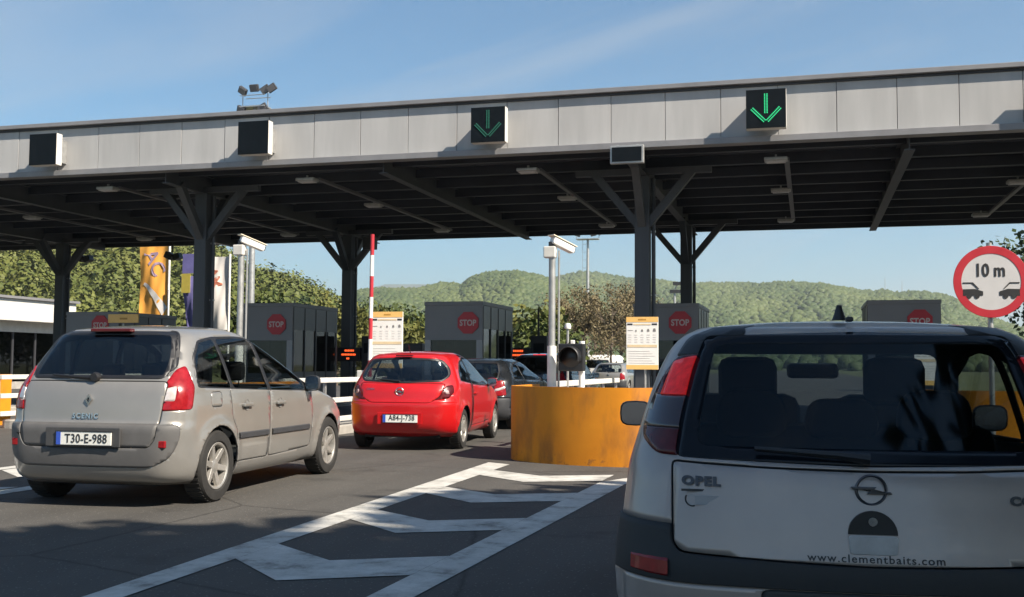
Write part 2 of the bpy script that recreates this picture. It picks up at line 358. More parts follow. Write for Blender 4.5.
# ---------------------------------------------------------------- orange crash noses
def orange_nose_mat():
    m = bpy.data.materials.new('worn_orange_paint'); m.use_nodes = True; nt = m.node_tree; b = nt.nodes['Principled BSDF']; L = nt.links
    tc = nt.nodes.new('ShaderNodeTexCoord')
    def noise(sc, d, r, mapsc=None):
        n = nt.nodes.new('ShaderNodeTexNoise'); n.inputs['Scale'].default_value = sc; n.inputs['Detail'].default_value = d; n.inputs['Roughness'].default_value = r
        if mapsc:
            mp = nt.nodes.new('ShaderNodeMapping'); mp.inputs['Scale'].default_value = mapsc; L.new(tc.outputs['Object'], mp.inputs['Vector']); L.new(mp.outputs[0], n.inputs['Vector'])
        else: L.new(tc.outputs['Object'], n.inputs['Vector'])
        return n
    n1 = noise(1.3, 6, .6); r1 = nt.nodes.new('ShaderNodeValToRGB'); r1.color_ramp.elements[0].position = .3; r1.color_ramp.elements[1].position = .7
    r1.color_ramp.elements[0].color = (.56, .19, .010, 1); r1.color_ramp.elements[1].color = (.66, .25, .014, 1); L.new(n1.outputs['Fac'], r1.inputs['Fac'])
    n2 = noise(2.2, 5, .62, (1, 1, .35)); r2 = nt.nodes.new('ShaderNodeValToRGB'); r2.color_ramp.elements[0].position = .48; r2.color_ramp.elements[1].position = .78
    r2.color_ramp.elements[0].color = (0, 0, 0, 1); r2.color_ramp.elements[1].color = (.85, .85, .85, 1); L.new(n2.outputs['Fac'], r2.inputs['Fac'])
    mx = nt.nodes.new('ShaderNodeMix'); mx.data_type = 'RGBA'; L.new(r2.outputs['Color'], mx.inputs[0]); L.new(r1.outputs['Color'], mx.inputs[6]); mx.inputs[7].default_value = (.12, .055, .03, 1)
    # chipped rust and tyre dirt, denser near the foot as splash
    n3 = noise(9, 6, .7); sx = nt.nodes.new('ShaderNodeSeparateXYZ'); L.new(tc.outputs['Object'], sx.inputs[0])
    mr = nt.nodes.new('ShaderNodeMapRange'); mr.inputs['From Min'].default_value = 0; mr.inputs['From Max'].default_value = .35; mr.inputs['To Min'].default_value = .16; mr.inputs['To Max'].default_value = 0
    L.new(sx.outputs['Z'], mr.inputs['Value']); ad = nt.nodes.new('ShaderNodeMath'); ad.operation = 'ADD'; L.new(n3.outputs['Fac'], ad.inputs[0]); L.new(mr.outputs[0], ad.inputs[1])
    r3 = nt.nodes.new('ShaderNodeValToRGB'); r3.color_ramp.elements[0].position = .70; r3.color_ramp.elements[1].position = .80
    r3.color_ramp.elements[0].color = (0, 0, 0, 1); r3.color_ramp.elements[1].color = (.75, .75, .75, 1); L.new(ad.outputs[0], r3.inputs['Fac'])
    m2 = nt.nodes.new('ShaderNodeMix'); m2.data_type = 'RGBA'; L.new(r3.outputs['Color'], m2.inputs[0]); L.new(mx.outputs[2], m2.inputs[6]); m2.inputs[7].default_value = (.16, .07, .035, 1)
    L.new(m2.outputs[2], b.inputs['Base Color']); b.inputs['Roughness'].default_value = .52; b.inputs['Specular IOR Level'].default_value = .3
    bp = nt.nodes.new('ShaderNodeBump'); bp.inputs['Strength'].default_value = .25; bp.inputs['Distance'].default_value = .03; L.new(n1.outputs['Fac'], bp.inputs['Height']); L.new(bp.outputs[0], b.inputs['Normal'])
    return m
M_nose = orange_nose_mat()
def crash_nose(x0, x1, yf, ln, h, label, sk=0.0):
    """U-shaped steel plate wrapped round the head of an island, filled with gravel"""
    cx = (x0 + x1) / 2; root = empty('crash_nose', (cx, yf, 0), 0, label, 'crash barrier', 'orange crash noses at the island heads')
    w = (x1 - x0) / 2
    def contour(off):
        P = []; a = w - off
        for k in range(25):
            t = math.pi * k / 24; c, s_ = math.cos(t), math.sin(t)
            ax = (a + sk if c > 0 else a - sk); ex = 1.0 if c > 0 else .62
            P.append((sk - ax * math.copysign(abs(c) ** ex, c), .95 - (.95 - off) * abs(s_)))
        return [(-a, ln)] + P + [(a, ln)]
    O = contour(0); I = contour(.05); n = len(O); v = []; f = []
    for z in (0.0, h):
        v += [(p[0], p[1], z) for p in O]
    v += [(p[0], p[1], h) for p in I] + [(p[0], p[1], h - .25) for p in I]
    for i in range(n - 1):
        f += [(i, i + 1, n + i + 1, n + i), (n + i, n + i + 1, 2 * n + i + 1, 2 * n + i), (2 * n + i, 2 * n + i + 1, 3 * n + i + 1, 3 * n + i)]
    b = MB(); b.add(v, f); b.build('steel_plate', M_nose, root, smooth=True)
    b = MB(); b.prism(contour(.06), 'Z', h - .14, h - .06); b.build('fill', M_conc, root)
    b = MB(); b.b(-w + .06, w - .06, ln - .04, ln, 0, h - .10); b.build('back_plate', M_nose, root)
    return root
crash_nose(-3.94, -1.80, 13.42, 2.3, .985, 'weathered orange steel crash nose at the island behind the near hatchback mirror', .52)
crash_nose(-9.85, -7.9, 13.55, 2.3, .985, 'orange steel crash nose on the island hidden behind the silver minivan')
crash_nose(-17.4, -15.7, 16.6, 2.0, 1.02, 'orange crash nose at the far left edge beside white railing')
crash_nose(1.25, 3.0, 14.1, 2.2, .985, 'orange crash nose under the round ten metre sign')

# ---------------------------------------------------------------- railings
def railing(x, y0, y1, label):
    root = empty('safety_railing', (x, y0, .16), 0, label, 'railing', 'white railings along the islands'); L = y1 - y0
    for z in (.82, .46, .12): MB().b(-.03, .03, 0, L, z - .045, z + .045).build('rail', M_offw, root, bevel=.01)
    n = max(2, int(L / 1.3) + 1)
    for k in range(n): MB().b(-.075, -.031, L * k / (n - 1) - .03, L * k / (n - 1) + .03, 0, .85).build('post', M_galv, root)
    return root
railing(-8.22, 15.95, 20.9, 'white three rail railing between silver minivan and red hatchback')
railing(-14.85, 17.3, 23, 'white railing at the left edge beside the silver minivan')
railing(-3.70, 16.0, 21.5, 'white railing on the island behind the large orange crash nose')

# ================================================================ TOLL CANOPY
CY0, CY1, CZ = 21.62, 34.7, 5.78
CX0, CX1 = -36.0, 14.0
can = empty('toll_canopy', (-3.5, 28, 0), 0, 'wide flat toll plaza canopy with pale panelled fascia on dark steel posts', 'canopy')
def cpart(b, name, m, **k):
    o = b.build(name, m, can, **k); o.location = (3.5, -28, 0); return o
pw = 1.108; pmesh = MB().b(0, pw - .012, 0, .05, 5.80, 6.80).mesh('fascia_panel', bevel=.004); pmesh.materials.append(M_fascia)
n = int((CX1 - CX0) / pw)
for k in range(n):
    o = bpy.data.objects.new('fascia_panel', pmesh); COL.objects.link(o); o.parent = can
    o.location = (CX0 + k * pw + 3.5, CY0 - 28 + random.uniform(-.004, .004), 0)
b = MB(); b.b(CX0, CX1, CY0 + .06, CY0 + .12, 5.7, 6.9); cpart(b, 'fascia_backing', M_cap)
b = MB(); b.b(CX0, CX1, CY0 - .10, CY0 + .5, 6.855, 6.95); cpart(b, 'top_flashing', M_cap, bevel=.008)
b = MB(); b.b(CX0, CX1, CY0 - .03, CY0 + .06, 6.80, 6.853); cpart(b, 'shadow_gap_trim', M_dgrey)
b = MB(); b.b(CX0, CX1, CY0 - .16, CY0 + .12, 5.66, 5.79); cpart(b, 'bottom_flashing', M_cap, bevel=.008)
b = MB(); b.b(CX0, CX1, CY1 - .12, CY1, 5.56, 6.9); cpart(b, 'rear_fascia', M_deck)
b = MB(); b.b(CX0 - .05, CX0, CY0, CY1, 5.66, 6.9); b.b(CX1, CX1 + .05, CY0, CY1, 5.66, 6.9); cpart(b, 'end_fascia', M_fascia)
# trapezoidal deck sheet, ribs across the road
v = []; f = []; ys = []; y = CY0 + .13
while y < CY1 - .14:
    ys += [(y, 0), (y + .12, 0), (y + .16, .08), (y + .28, .08), (y + .32, 0)]; y += .33
for yy, dz in ys: v += [(CX0, yy, CZ + .12 + dz), (CX1, yy, CZ + .12 + dz)]
for i in range(len(ys) - 1): f.append((2 * i, 2 * i + 1, 2 * i + 3, 2 * i + 2))
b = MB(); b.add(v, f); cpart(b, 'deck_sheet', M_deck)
b = MB(); b.b(CX0, CX1, CY0 + .12, CY1 - .12, 6.60, 6.70); cpart(b, 'roof_top', M_cap)
for k in range(9):                                     # purlins across
    y = CY0 + .75 + k * 1.48
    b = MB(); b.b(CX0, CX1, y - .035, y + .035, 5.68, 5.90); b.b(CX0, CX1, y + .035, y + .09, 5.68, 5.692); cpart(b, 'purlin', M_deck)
for x in [-36 + 5.4 * k for k in range(0)]: pass
for x in [-30.7, -25.25, -19.8, -14.37, -8.95, -3.5, 1.9, 7.4, 12.8]:   # main beams
    b = MB(); b.b(x - .10, x + .10, CY0 + .2, CY1 - .13, 5.44, 5.465); b.b(x - .10, x + .10, CY0 + .2, CY1 - .13, 5.87, 5.89); b.b(x - .012, x + .012, CY0 + .2, CY1 - .13, 5.465, 5.87)
    cpart(b, 'main_beam', M_steel)
M_tray = pm('cable_tray', (.13, .13, .14), .5, .3, var=.15, scale=3)
for x in LANES + [-27.2, 10]:
    b = MB(); b.b(x + .16, x + .26, CY0 + 1.0, CY1 - 2.5, 5.50, 5.56); cpart(b, 'cable_tray', M_tray)
def fork_post(x, y):
    b = MB(); b.b(x - .16, x + .16, y - .16, y + .16, 0.1, 5.44); p = cpart(b, 'post', M_steel, bevel=.015)
    b = MB(); b.b(x - .3, x + .3, y - .3, y + .3, .10, .19); o = b.build('base_plate', M_steel, p)
    b = MB(); b.tube([(x + .22, y + .1, .19), (x + .22, y + .1, 5.40)], .045, 10); b.build('downpipe', M_steel, p)
    for zz in (1.2, 2.8, 4.2): MB().b(x + .16, x + .27, y + .07, y + .13, zz, zz + .04).build('pipe_clip', M_galv, p)
    for dx, dy in ((1.08, 0), (-1.08, 0), (0, 1.1), (0, -1.1)):
        s = .10
        b = MB(); b.bar((x + math.copysign(.10, dx) * (dx != 0), y + math.copysign(.1, dy) * (dy != 0), 4.35), (x + dx, y + dy, 5.52), .17, .17); b.build('brace', M_steel, p)
    for dy in (0,):
        b = MB(); b.b(x - 1.5, x + 1.5, y - .08, y + .08, 5.47, 5.60); b.build('head_beam', M_steel, p)
for x in (-25.25, -14.37, -3.5, 7.4):
    fork_post(x, 23.5); fork_post(x, 32.2)

# lights under the canopy
def clight(x, y, label):
    root = empty('canopy_light', (x, y, 5.46), 0, label, 'light', 'lights under the canopy')
    MB().b(-.23, .23, -.15, .15, 0, .07).build('housing', M_galv, root, bevel=.015)
    MB().b(-.19, .19, -.12, .12, -.025, -.001).build('diffuser', M_signw, root, bevel=.008)
    MB().b(-.02, .02, -.02, .02, .07, .14).build('stem', M_galv, root)
ordn = ['first', 'second', 'third', 'fourth', 'fifth', 'sixth', 'seventh']
for j, (y, row) in enumerate(((22.5, 'front'), (26.45, 'middle'), (31.95, 'rear'))):
    for i, x in enumerate(LANES): clight(x, y, 'flat box light, %s from the left in the %s row under the canopy' % (ordn[i], row))

# ---------------------------------------------------------------- lane signals on the fascia
def lane_signal(x, lit, label, z0=5.86, s=.74):
    root = empty('lane_signal', (x, CY0 - .22, z0), 0, label, 'lane signal', 'lane signals on the canopy fascia')
    MB().b(-s / 2, s / 2, -.26, -.06, 0, s).build('housing', M_offw, root, bevel=.012)
    MB().b(-s / 2 + .004, s / 2 - .004, -.276, -.261, .004, s - .004).build('face', M_leddark, root)
    MB().b(-s / 2 - .0, -s / 2 + .02, -.56, -.437, .01, s).b(-s / 2, s / 2, -.56, -.437, s - .02, s).build('visor', M_black, root) if False else None
    for dx in (-.25, .25): MB().b(dx - .03, dx + .03, -.06, .22, .1, .64).build('bracket', M_galv, root)
    m = {2: M_ledgreen, 1: M_leddim, 0: M_leddark}[lit]
    if lit:
        ar = empty('arrow', (0, -.437, 0)); bpy.data.objects.remove(ar)
        b = MB()
        def seg(p0, p1, w):
            a = Vector((p0[0], p0[1])); c = Vector((p1[0], p1[1])); d = (c - a); L = d.length; d.normalize(); nn = Vector((-d.y, d.x))
            cnt = int(L / .030)
            for r_ in (-1, 1):
                for k in range(cnt + 1):
                    q = a + d * (k * .030) + nn * r_ * w
                    b.b(q.x - .011, q.x + .011, -.286, -.2765, q.y - .011, q.y + .011)
        seg((0, .66), (0, .30), .022); seg((-.26, .38), (-.02, .13), .022); seg((.26, .38), (.02, .13), .022)
        tag(b.build('arrow_lamps', m, root), kind='stuff')
    return root
lane_signal(-17.2, 0, 'unlit square lane signal, leftmost on the canopy fascia')
lane_signal(-11.75, 0, 'unlit square lane signal below the rooftop floodlights')
lane_signal(-6.36, 1, 'lane signal with a dim green arrow above the red hatchback lane')
lane_signal(-.76, 2, 'lane signal with a bright green down arrow above the near hatchback', s=.76)
lane_signal(4.72, 2, 'lane signal on the fascia at the right edge of the canopy', s=.9)
# small framed display hanging below the fascia
d = empty('hanging_display', (-3.50, 21.32, 5.33), 0, 'small dark framed display hanging under the fascia over a post', 'display')
MB().b(-.34, .34, 0, .12, 0, .37).build('frame', M_galv, d, bevel=.01)
MB().b(-.30, .30, -.012, -.001, .04, .33).build('screen', M_leddark, d)
for x in (-.2, .2): MB().b(x - .02, x + .02, .10, .19, .30, .40).build('hanger', M_galv, d)

# ---------------------------------------------------------------- toll booths
def booth(x, y, w, ln, h, label, sx=None, slabel=None):
    root = empty('toll_booth', (x, y, .16), 0, label, 'booth', 'toll booths'); a = w / 2; h -= .16
    MB().b(-a, a, 0, .06, 1.75, h - .1).build('front_upper_panel', M_booth, root)
    MB().b(-a, a, 0, .06, 0, .85).build('front_lower_panel', M_booth, root)
    for s in (-1, 1): MB().b(s * a, s * (a - .16), 0, .06, .851, 1.749).build('front_jamb', pm('booth_jamb', (.30, .30, .31), .5, var=.05), root)
    MB().b(-a + .16, a - .16, .03, .04, .851, 1.749).build('front_window', M_bglass, root)
    MB().b(-a, a, ln - .06, ln, 0, h - .1).build('rear_wall', M_booth, root)
    for s in (-1, 1):
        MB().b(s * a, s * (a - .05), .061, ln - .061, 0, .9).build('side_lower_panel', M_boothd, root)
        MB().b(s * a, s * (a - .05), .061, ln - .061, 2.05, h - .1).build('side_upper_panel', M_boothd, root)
        nP = 4
        for k in range(nP):
            y0 = .061 + (ln - .122) * k / nP; y1 = .061 + (ln - .122) * (k + 1) / nP
            MB().b(s * a, s * (a - .05), y0, y0 + .06, .901, 2.049).build('side_mullion', M_boothd, root)
            MB().b(s * (a - .02), s * (a - .03), y0 + .061, y1, .901, 2.049).build('side_window', M_bglass, root)
            MB().b(s * a, s * (a + .012), y0 - .01, y0 + .01, .05, h - .12).build('joint_strip', M_black, root)
    MB().b(-a - .02, a + .02, -.02, ln + .02, h - .1, h).build('roof', M_boothd if False else M_booth, root, bevel=.012)
    MB().b(-a + .06, a - .06, .07, ln - .07, 0, .03).build('floor', M_dgrey, root)
    MB().b(-a + .1, a - .1, .2, .75, .78, .82).build('desk', M_dgrey, root)
    MB().b(-.25, .1, .3, .36, .9, 1.3).build('monitor', M_black, root)
    MB().b(-.2, .25, .9, 1.35, .5, 1.15).build('chair', M_seat, root, bevel=.06)
    if sx is not None:
        s = empty('stop_sign', (sx, y - .02, 2.05), 0, slabel, 'stop sign', 'STOP signs on the booth fronts')
        oc = [(.30 * math.cos(R(22.5 + 45 * k)), .30 + .30 * math.sin(R(22.5 + 45 * k))) for k in range(8)]
        MB().prism(oc, 'Y', -.012, .018).build('plate', M_red, s)
        lettering('STOP', .215, M_signw if False else pm('sign_lettering', (.50, .42, .40), .5, var=.05), s, (0, -.016, .30), bold=.006, sx=.86)
    return root
booth(-19.93, 26.8, 1.75, 2.9, 2.74, 'grey toll booth behind the roof of the silver minivan', -19.65, 'red STOP sign half hidden by the silver minivan roof')
booth(-14.34, 26.8, 1.5, 2.9, 2.94, 'grey toll booth beside the left camera pole with dark side', -14.06, 'red STOP sign on the booth above the silver minivan')
booth(-8.83, 26.4, 1.56, 2.9, 2.90, 'grey toll booth directly above the red hatchback', -8.43, 'red STOP sign on the booth above the red hatchback')
booth(-3.44, 26.9, 1.60, 2.9, 2.83, 'grey toll booth behind the price board and front canopy post', -3.08, 'red STOP sign on the booth at the near hatchback roof corner')
booth(2.15, 26.9, 1.62, 2.9, 2.86, 'dark toll booth seen over the near hatchback roof', 2.5, 'red STOP sign seen through the near hatchback windows')

# ---------------------------------------------------------------- price boards
def price_board(x, y, w, h, z0, label):
    root = empty('price_board', (x, y, .16), 0, label, 'price board', 'white price boards on the islands'); z0 -= .16; a = w / 2
    p = MB().b(-a, a, 0, .03, z0, z0 + h).build('panel', M_boardw, root, bevel=.004)
    MB().b(-a, a, -.004, -.001, z0 + h * .90, z0 + h).build('header', M_boardo, p)
    MB().b(-a, a, -.004, -.001, z0, z0 + h * .085).build('footer', M_boardo, p)
    MB().b(-a + .02, -a + .12, -.004, -.001, z0 + h * .845, z0 + h * .875).b(a - .12, a - .02, -.004, -.001, z0 + h * .845, z0 + h * .875).build('black_bars', M_signblk, p)['kind'] = 'stuff'
    MB().b(-a + .14, a - .14, -.004, -.001, z0 + h * .845, z0 + h * .87).b(-a + .02, a - .02, -.004, -.001, z0 + h * .42, z0 + h * .47).build('tan_bars', pm('board_tan', (.74, .58, .36), .5, var=.1), p)['kind'] = 'stuff'
    b = MB()
    for k in range(5):                                 # vehicle class pictograms and price columns
        cx = -a + .07 + (w - .14) * k / 4
        sc = .010 + .004 * k
        if k: b.b(cx - sc, cx + sc, -.004, -.001, z0 + h * .72, z0 + h * .72 + sc * 1.5)
        b.b(cx - sc * .7, cx + sc * .7, -.004, -.001, z0 + h * .72 + sc * 1.5, z0 + h * .72 + sc * 2.3) if k else None
    b.b(-a + .03, -a + .13, -.004, -.001, z0 + h * .74, z0 + h * .748); tag(b.build('pictograms', pm('board_pictogram', (.22, .21, .20), .5), p), kind='stuff')
    b = MB()
    for r_ in range(4):
        for k in range(5):
            cx = -a + .07 + (w - .14) * k / 4; b.b(cx - .03, cx + .03, -.004, -.001, z0 + h * (.52 + r_ * .045), z0 + h * (.52 + r_ * .045) + .006)
    for r_ in range(6): b.b(-a + .04, a - .06 - .05 * (r_ % 3), -.004, -.001, z0 + h * (.12 + r_ * .045), z0 + h * (.12 + r_ * .045) + .005)
    tag(b.build('printed_lines', M_grey, p), kind='stuff')
    MB().tube([(.05, .05, 0), (.05, .05, z0 + h * .8)], .022, 8).build('stem', M_galv, root)
    b = MB()
    for k in range(6): b.b(-.075 + k * .026, -.055 + k * .026, -.006, -.0041, z0 + h * .935, z0 + h * .962)
    tag(b.build('header_print', pm('board_text', (.45, .22, .03), .5), p), kind='stuff')
    return root
price_board(-3.07, 20.5, .61, 1.0, 1.20, 'white price board with orange header on a thin stem behind the orange nose')
price_board(-8.60, 21.3, .70, 1.19, 1.19, 'white price board with orange header above the red hatchback roof')
price_board(2.1, 20.7, .56, 1.0, .95, 'white price board seen through the near hatchback rear window')
s = empty('orange_board', (-18.35, 26.0, .16), 0, 'small orange board above the silver minivan roof', 'board')
MB().b(-.48, .48, 0, .05, 2.22, 2.46).build('panel', M_boardo, s, bevel=.005); MB().tube([(0, .03, 0), (0, .03, 2.2)], .025, 8).build('stem', M_galv, s)
MB().b(-.10, .14, -.006, -.001, 2.31, 2.36).build('print', pm('board_text', (.45, .22, .03), .5), s)

# ---------------------------------------------------------------- camera poles
def camera_pole(x, y, h, z0, label):
    root = empty('camera_pole', (x, y, z0), 0, label, 'camera pole', 'camera poles on the island heads'); h -= z0
    MB().tube([(0, 0, 0), (0, 0, h - .22)], .050, 20).build('pole', M_galv, root, smooth=True)
    MB().tube([(0, 0, 0), (0, 0, .75 - .10)], .068, 20).build('sleeve', M_white, root, smooth=True)
    MB().b(-.12, .06, -.07, .07, h - .26, h - .09).build('junction_box', M_offw, root, bevel=.015)
    MB().tube([(0, 0, h - .2), (0, 0, h - .02)], .055, 16).build('swivel', M_dgrey, root, smooth=True)
    q = Matrix.Rotation(R(-38), 3, 'Z') @ Matrix.Rotation(R(-18), 3, 'X')
    c = MB(); c.box((.13, .12, h - .06), (.12, .42, .11), q); cb = c.build('camera_housing', M_white, root, bevel=.02)
    MB().box((.132, .122, h + .004), (.15, .48, .012), q).build('sunshield', pm('cream_coat', (.70, .62, .48), .5, var=.08), cb)
    MB().box((.257, .285, h - .127), (.08, .012, .07), q).build('lens_window', M_black, cb)
    MB().tube([(.10, .02, 0.0), (.10, .02, h - .15)], .016, 8).build('conduit', M_galv, root)
    return root
camera_pole(-3.68, 15.6, 3.12, .90, 'grey pole with white camera standing behind the orange nose')
camera_pole(-8.9, 15.7, 3.28, .90, 'grey pole with white camera standing behind the silver minivan')
# traffic light on the nose
t = empty('traffic_light', (-3.33, 15.35, .90), 0, 'black round hooded traffic light on top of the orange nose', 'traffic light')
MB().tube([(.12, .16, 0), (.12, .16, .72)], .045, 12).build('post', M_white, t, smooth=True)
MB().b(-.19, .19, -.04, .12, .28, .68).build('housing', M_black, t, bevel=.02)
MB().b(-.13, .13, .12, .17, .40, .56).build('bracket', M_dgrey, t)
v = []; f = []                                          # hood: a tube cut away below
for i, y in enumerate((-.041, -.26)):
    for k in range(21):
        a = R(-25 + 230 * k / 20); rr = .165 - .012 * i; v.append((rr * math.cos(a), y, .48 + rr * math.sin(a)))
for k in range(20): f.append((k, k + 1, 21 + k + 1, 21 + k))
b = MB(); b.add(v, f); o = b.build('hood', M_black, t, smooth=True); md = o.modifiers.new('s', 'SOLIDIFY'); md.thickness = .012
MB().lathe([(-.075, .001), (-.07, .06), (-.058, .11), (-.041, .145)], 24, 'Y', (0, 0, .48)).build('lens', pm('lens_unlit', (.012, .008, .008), .3, var=.1), t, smooth=True)
t = empty('sensor_post', (-3.66, 16.6, .16), 0, 'thin white sensor post with small white head beside the traffic light', 'sensor')
MB().tube([(0, 0, 0), (0, 0, 1.70)], .02, 10).build('post', M_galv, t); MB().b(.05, .11, -.04, .04, 1.1, 1.5).build('box', M_white, t, bevel=.01)
MB().lathe([(1.68, .001), (1.68, .05), (1.72, .055), (1.76, .04), (1.77, .001)], 16, 'Z').build('head', M_white, t, smooth=True)

# raised red and white barrier arm
t = empty('barrier_arm', (-8.98, 21.15, .16), 0, 'raised red and white barrier arm beside the price board', 'barrier')
MB().b(-.17, .17, -.16, .16, 0, .98).build('cabinet', M_offw, t, bevel=.02)
for k in range(7):
    z0 = .75 + k * .44
    MB().tube([(.14 + .003 * k, -.19, z0), (.14 + .003 * (k + 1), -.19, z0 + .44)], .042, 10).build('arm_segment', (M_red if k % 2 == 0 else M_white), t, smooth=True)
t = empty('loudspeaker', (-13.55, 32.0, 4.95), 0, 'dark loudspeaker box hung under the canopy beside a rear post', 'loudspeaker')
MB().b(-.2, .2, -.15, .15, 0, .42).build('cabinet', M_dgrey, t, bevel=.02); MB().b(-.16, .16, -.165, -.151, .05, .37).build('grille', M_black, t); MB().b(-.03, .03, -.03, .03, .42, .56).build('hanger', M_steel, t)

# red LED displays and terminals past the booths
for x, lab in ((-13.48, 'booth beside the left rear post'), (-8.18, 'booth above the red hatchback')):
    s = empty('led_display', (x, 30.3, .16), 0, 'small black display with red glowing text past the ' + lab, 'led display', 'red LED displays')
    MB().b(-.37, .37, 0, .18, 1.2, 1.62).build('housing', M_black, s, bevel=.015); MB().tube([(0, .09, 0), (0, .09, 1.2)], .05, 10).build('post', M_steel, s)
    for k, (a, c) in enumerate(((-.12, .16), (-.22, .24), (-.06, .02))):
        b = MB(); xx = a
        while xx < c: b.b(xx, xx + .035, -.008, -.001, 1.50 - k * .12, 1.555 - k * .12); xx += .052
        tag(b.build('text_row', M_ledred, s), kind='stuff')
    s = empty('payment_terminal', (x + .62, 30.4, .16), 0, 'black terminal cabinet with thin mast past the ' + lab, 'terminal', 'payment terminals')
    MB().b(-.24, .24, 0, .3, .9, 1.97).build('cabinet', M_dgrey, s, bevel=.02); MB().b(-.15, .15, .05, .25, 0, .9).build('pedestal', M_steel, s)
    MB().tube([(-.05, .15, 1.95), (-.05, .15, 2.75)], .03, 8).build('mast', M_black, s)
    MB().b(-.16, .16, -.008, -.001, 1.45, 1.75).build('screen', M_leddark, s)
s = empty('dark_cabinet', (-10.94, 29, .16), 0, 'low dark cabinet to the left of the booth above the red hatchback', 'cabinet')
MB().b(-.31, .31, 0, .4, 0, 1.72).build('body', M_dgrey, s, bevel=.02); MB().b(-.27, .27, -.012, -.001, .1, 1.6).build('door', M_black, s)

# ---------------------------------------------------------------- ten metre sign
s = empty('distance_sign', (2.08, 13.8, 0), R(6), 'round red bordered sign reading 10 m with two cars', 'road sign')
MB().tube([(0, .05, 0), (0, .05, 2.75)], .032, 12).build('post', M_galv, s, smooth=True)
pl = MB().lathe([(0, .001), (0, .42), (.012, .425), (.022, .42), (.022, .001)], 64, 'Y', (0, -.012, 2.28)).build('plate', M_signw, s)
MB().lathe([(-.016, .335), (-.016, .424), (-.013, .427), (-.013, .335)], 64, 'Y', (0, 0, 2.28)).build('red_ring', M_red, pl)
lettering('10 m', .215, M_signblk, pl, (-.0, -.016, 2.42), depth=.004, sx=.80, bold=.004)
def minicar(cx, mir):
    b = MB(); P = lambda a, c: (cx + mir * a * 1.12, 2.175 + c * 1.12)
    body = [(-.10, .015), (.02, .018), (.10, -.008), (.10, -.05), (-.10, -.055)]
    b.prism([P(*q) for q in body], 'Y', -.018, -.013)
    for wx in (-.045, .045): b.lathe([(-.0185, .001), (-.0185, .028), (-.0125, .028)], 14, 'Y', (cx + mir * wx * 1.0, 0, 2.17 - .062))
    roof = [(-.10, .088), (-.10, .078), (-.01, .078), (.05, .02), (.062, .02), (0.0, .088)]
    b.prism([P(*q) for q in roof], 'Y', -.0182, -.013); b.build('car_symbol', M_signblk, pl)
minicar(-.205, 1); minicar(.205, -1)
MB().b(-.05, .05, .012, .082, 2.2, 2.24).b(-.05, .05, .012, .082, 2.42, 2.46).build('clamp', M_galv, s)

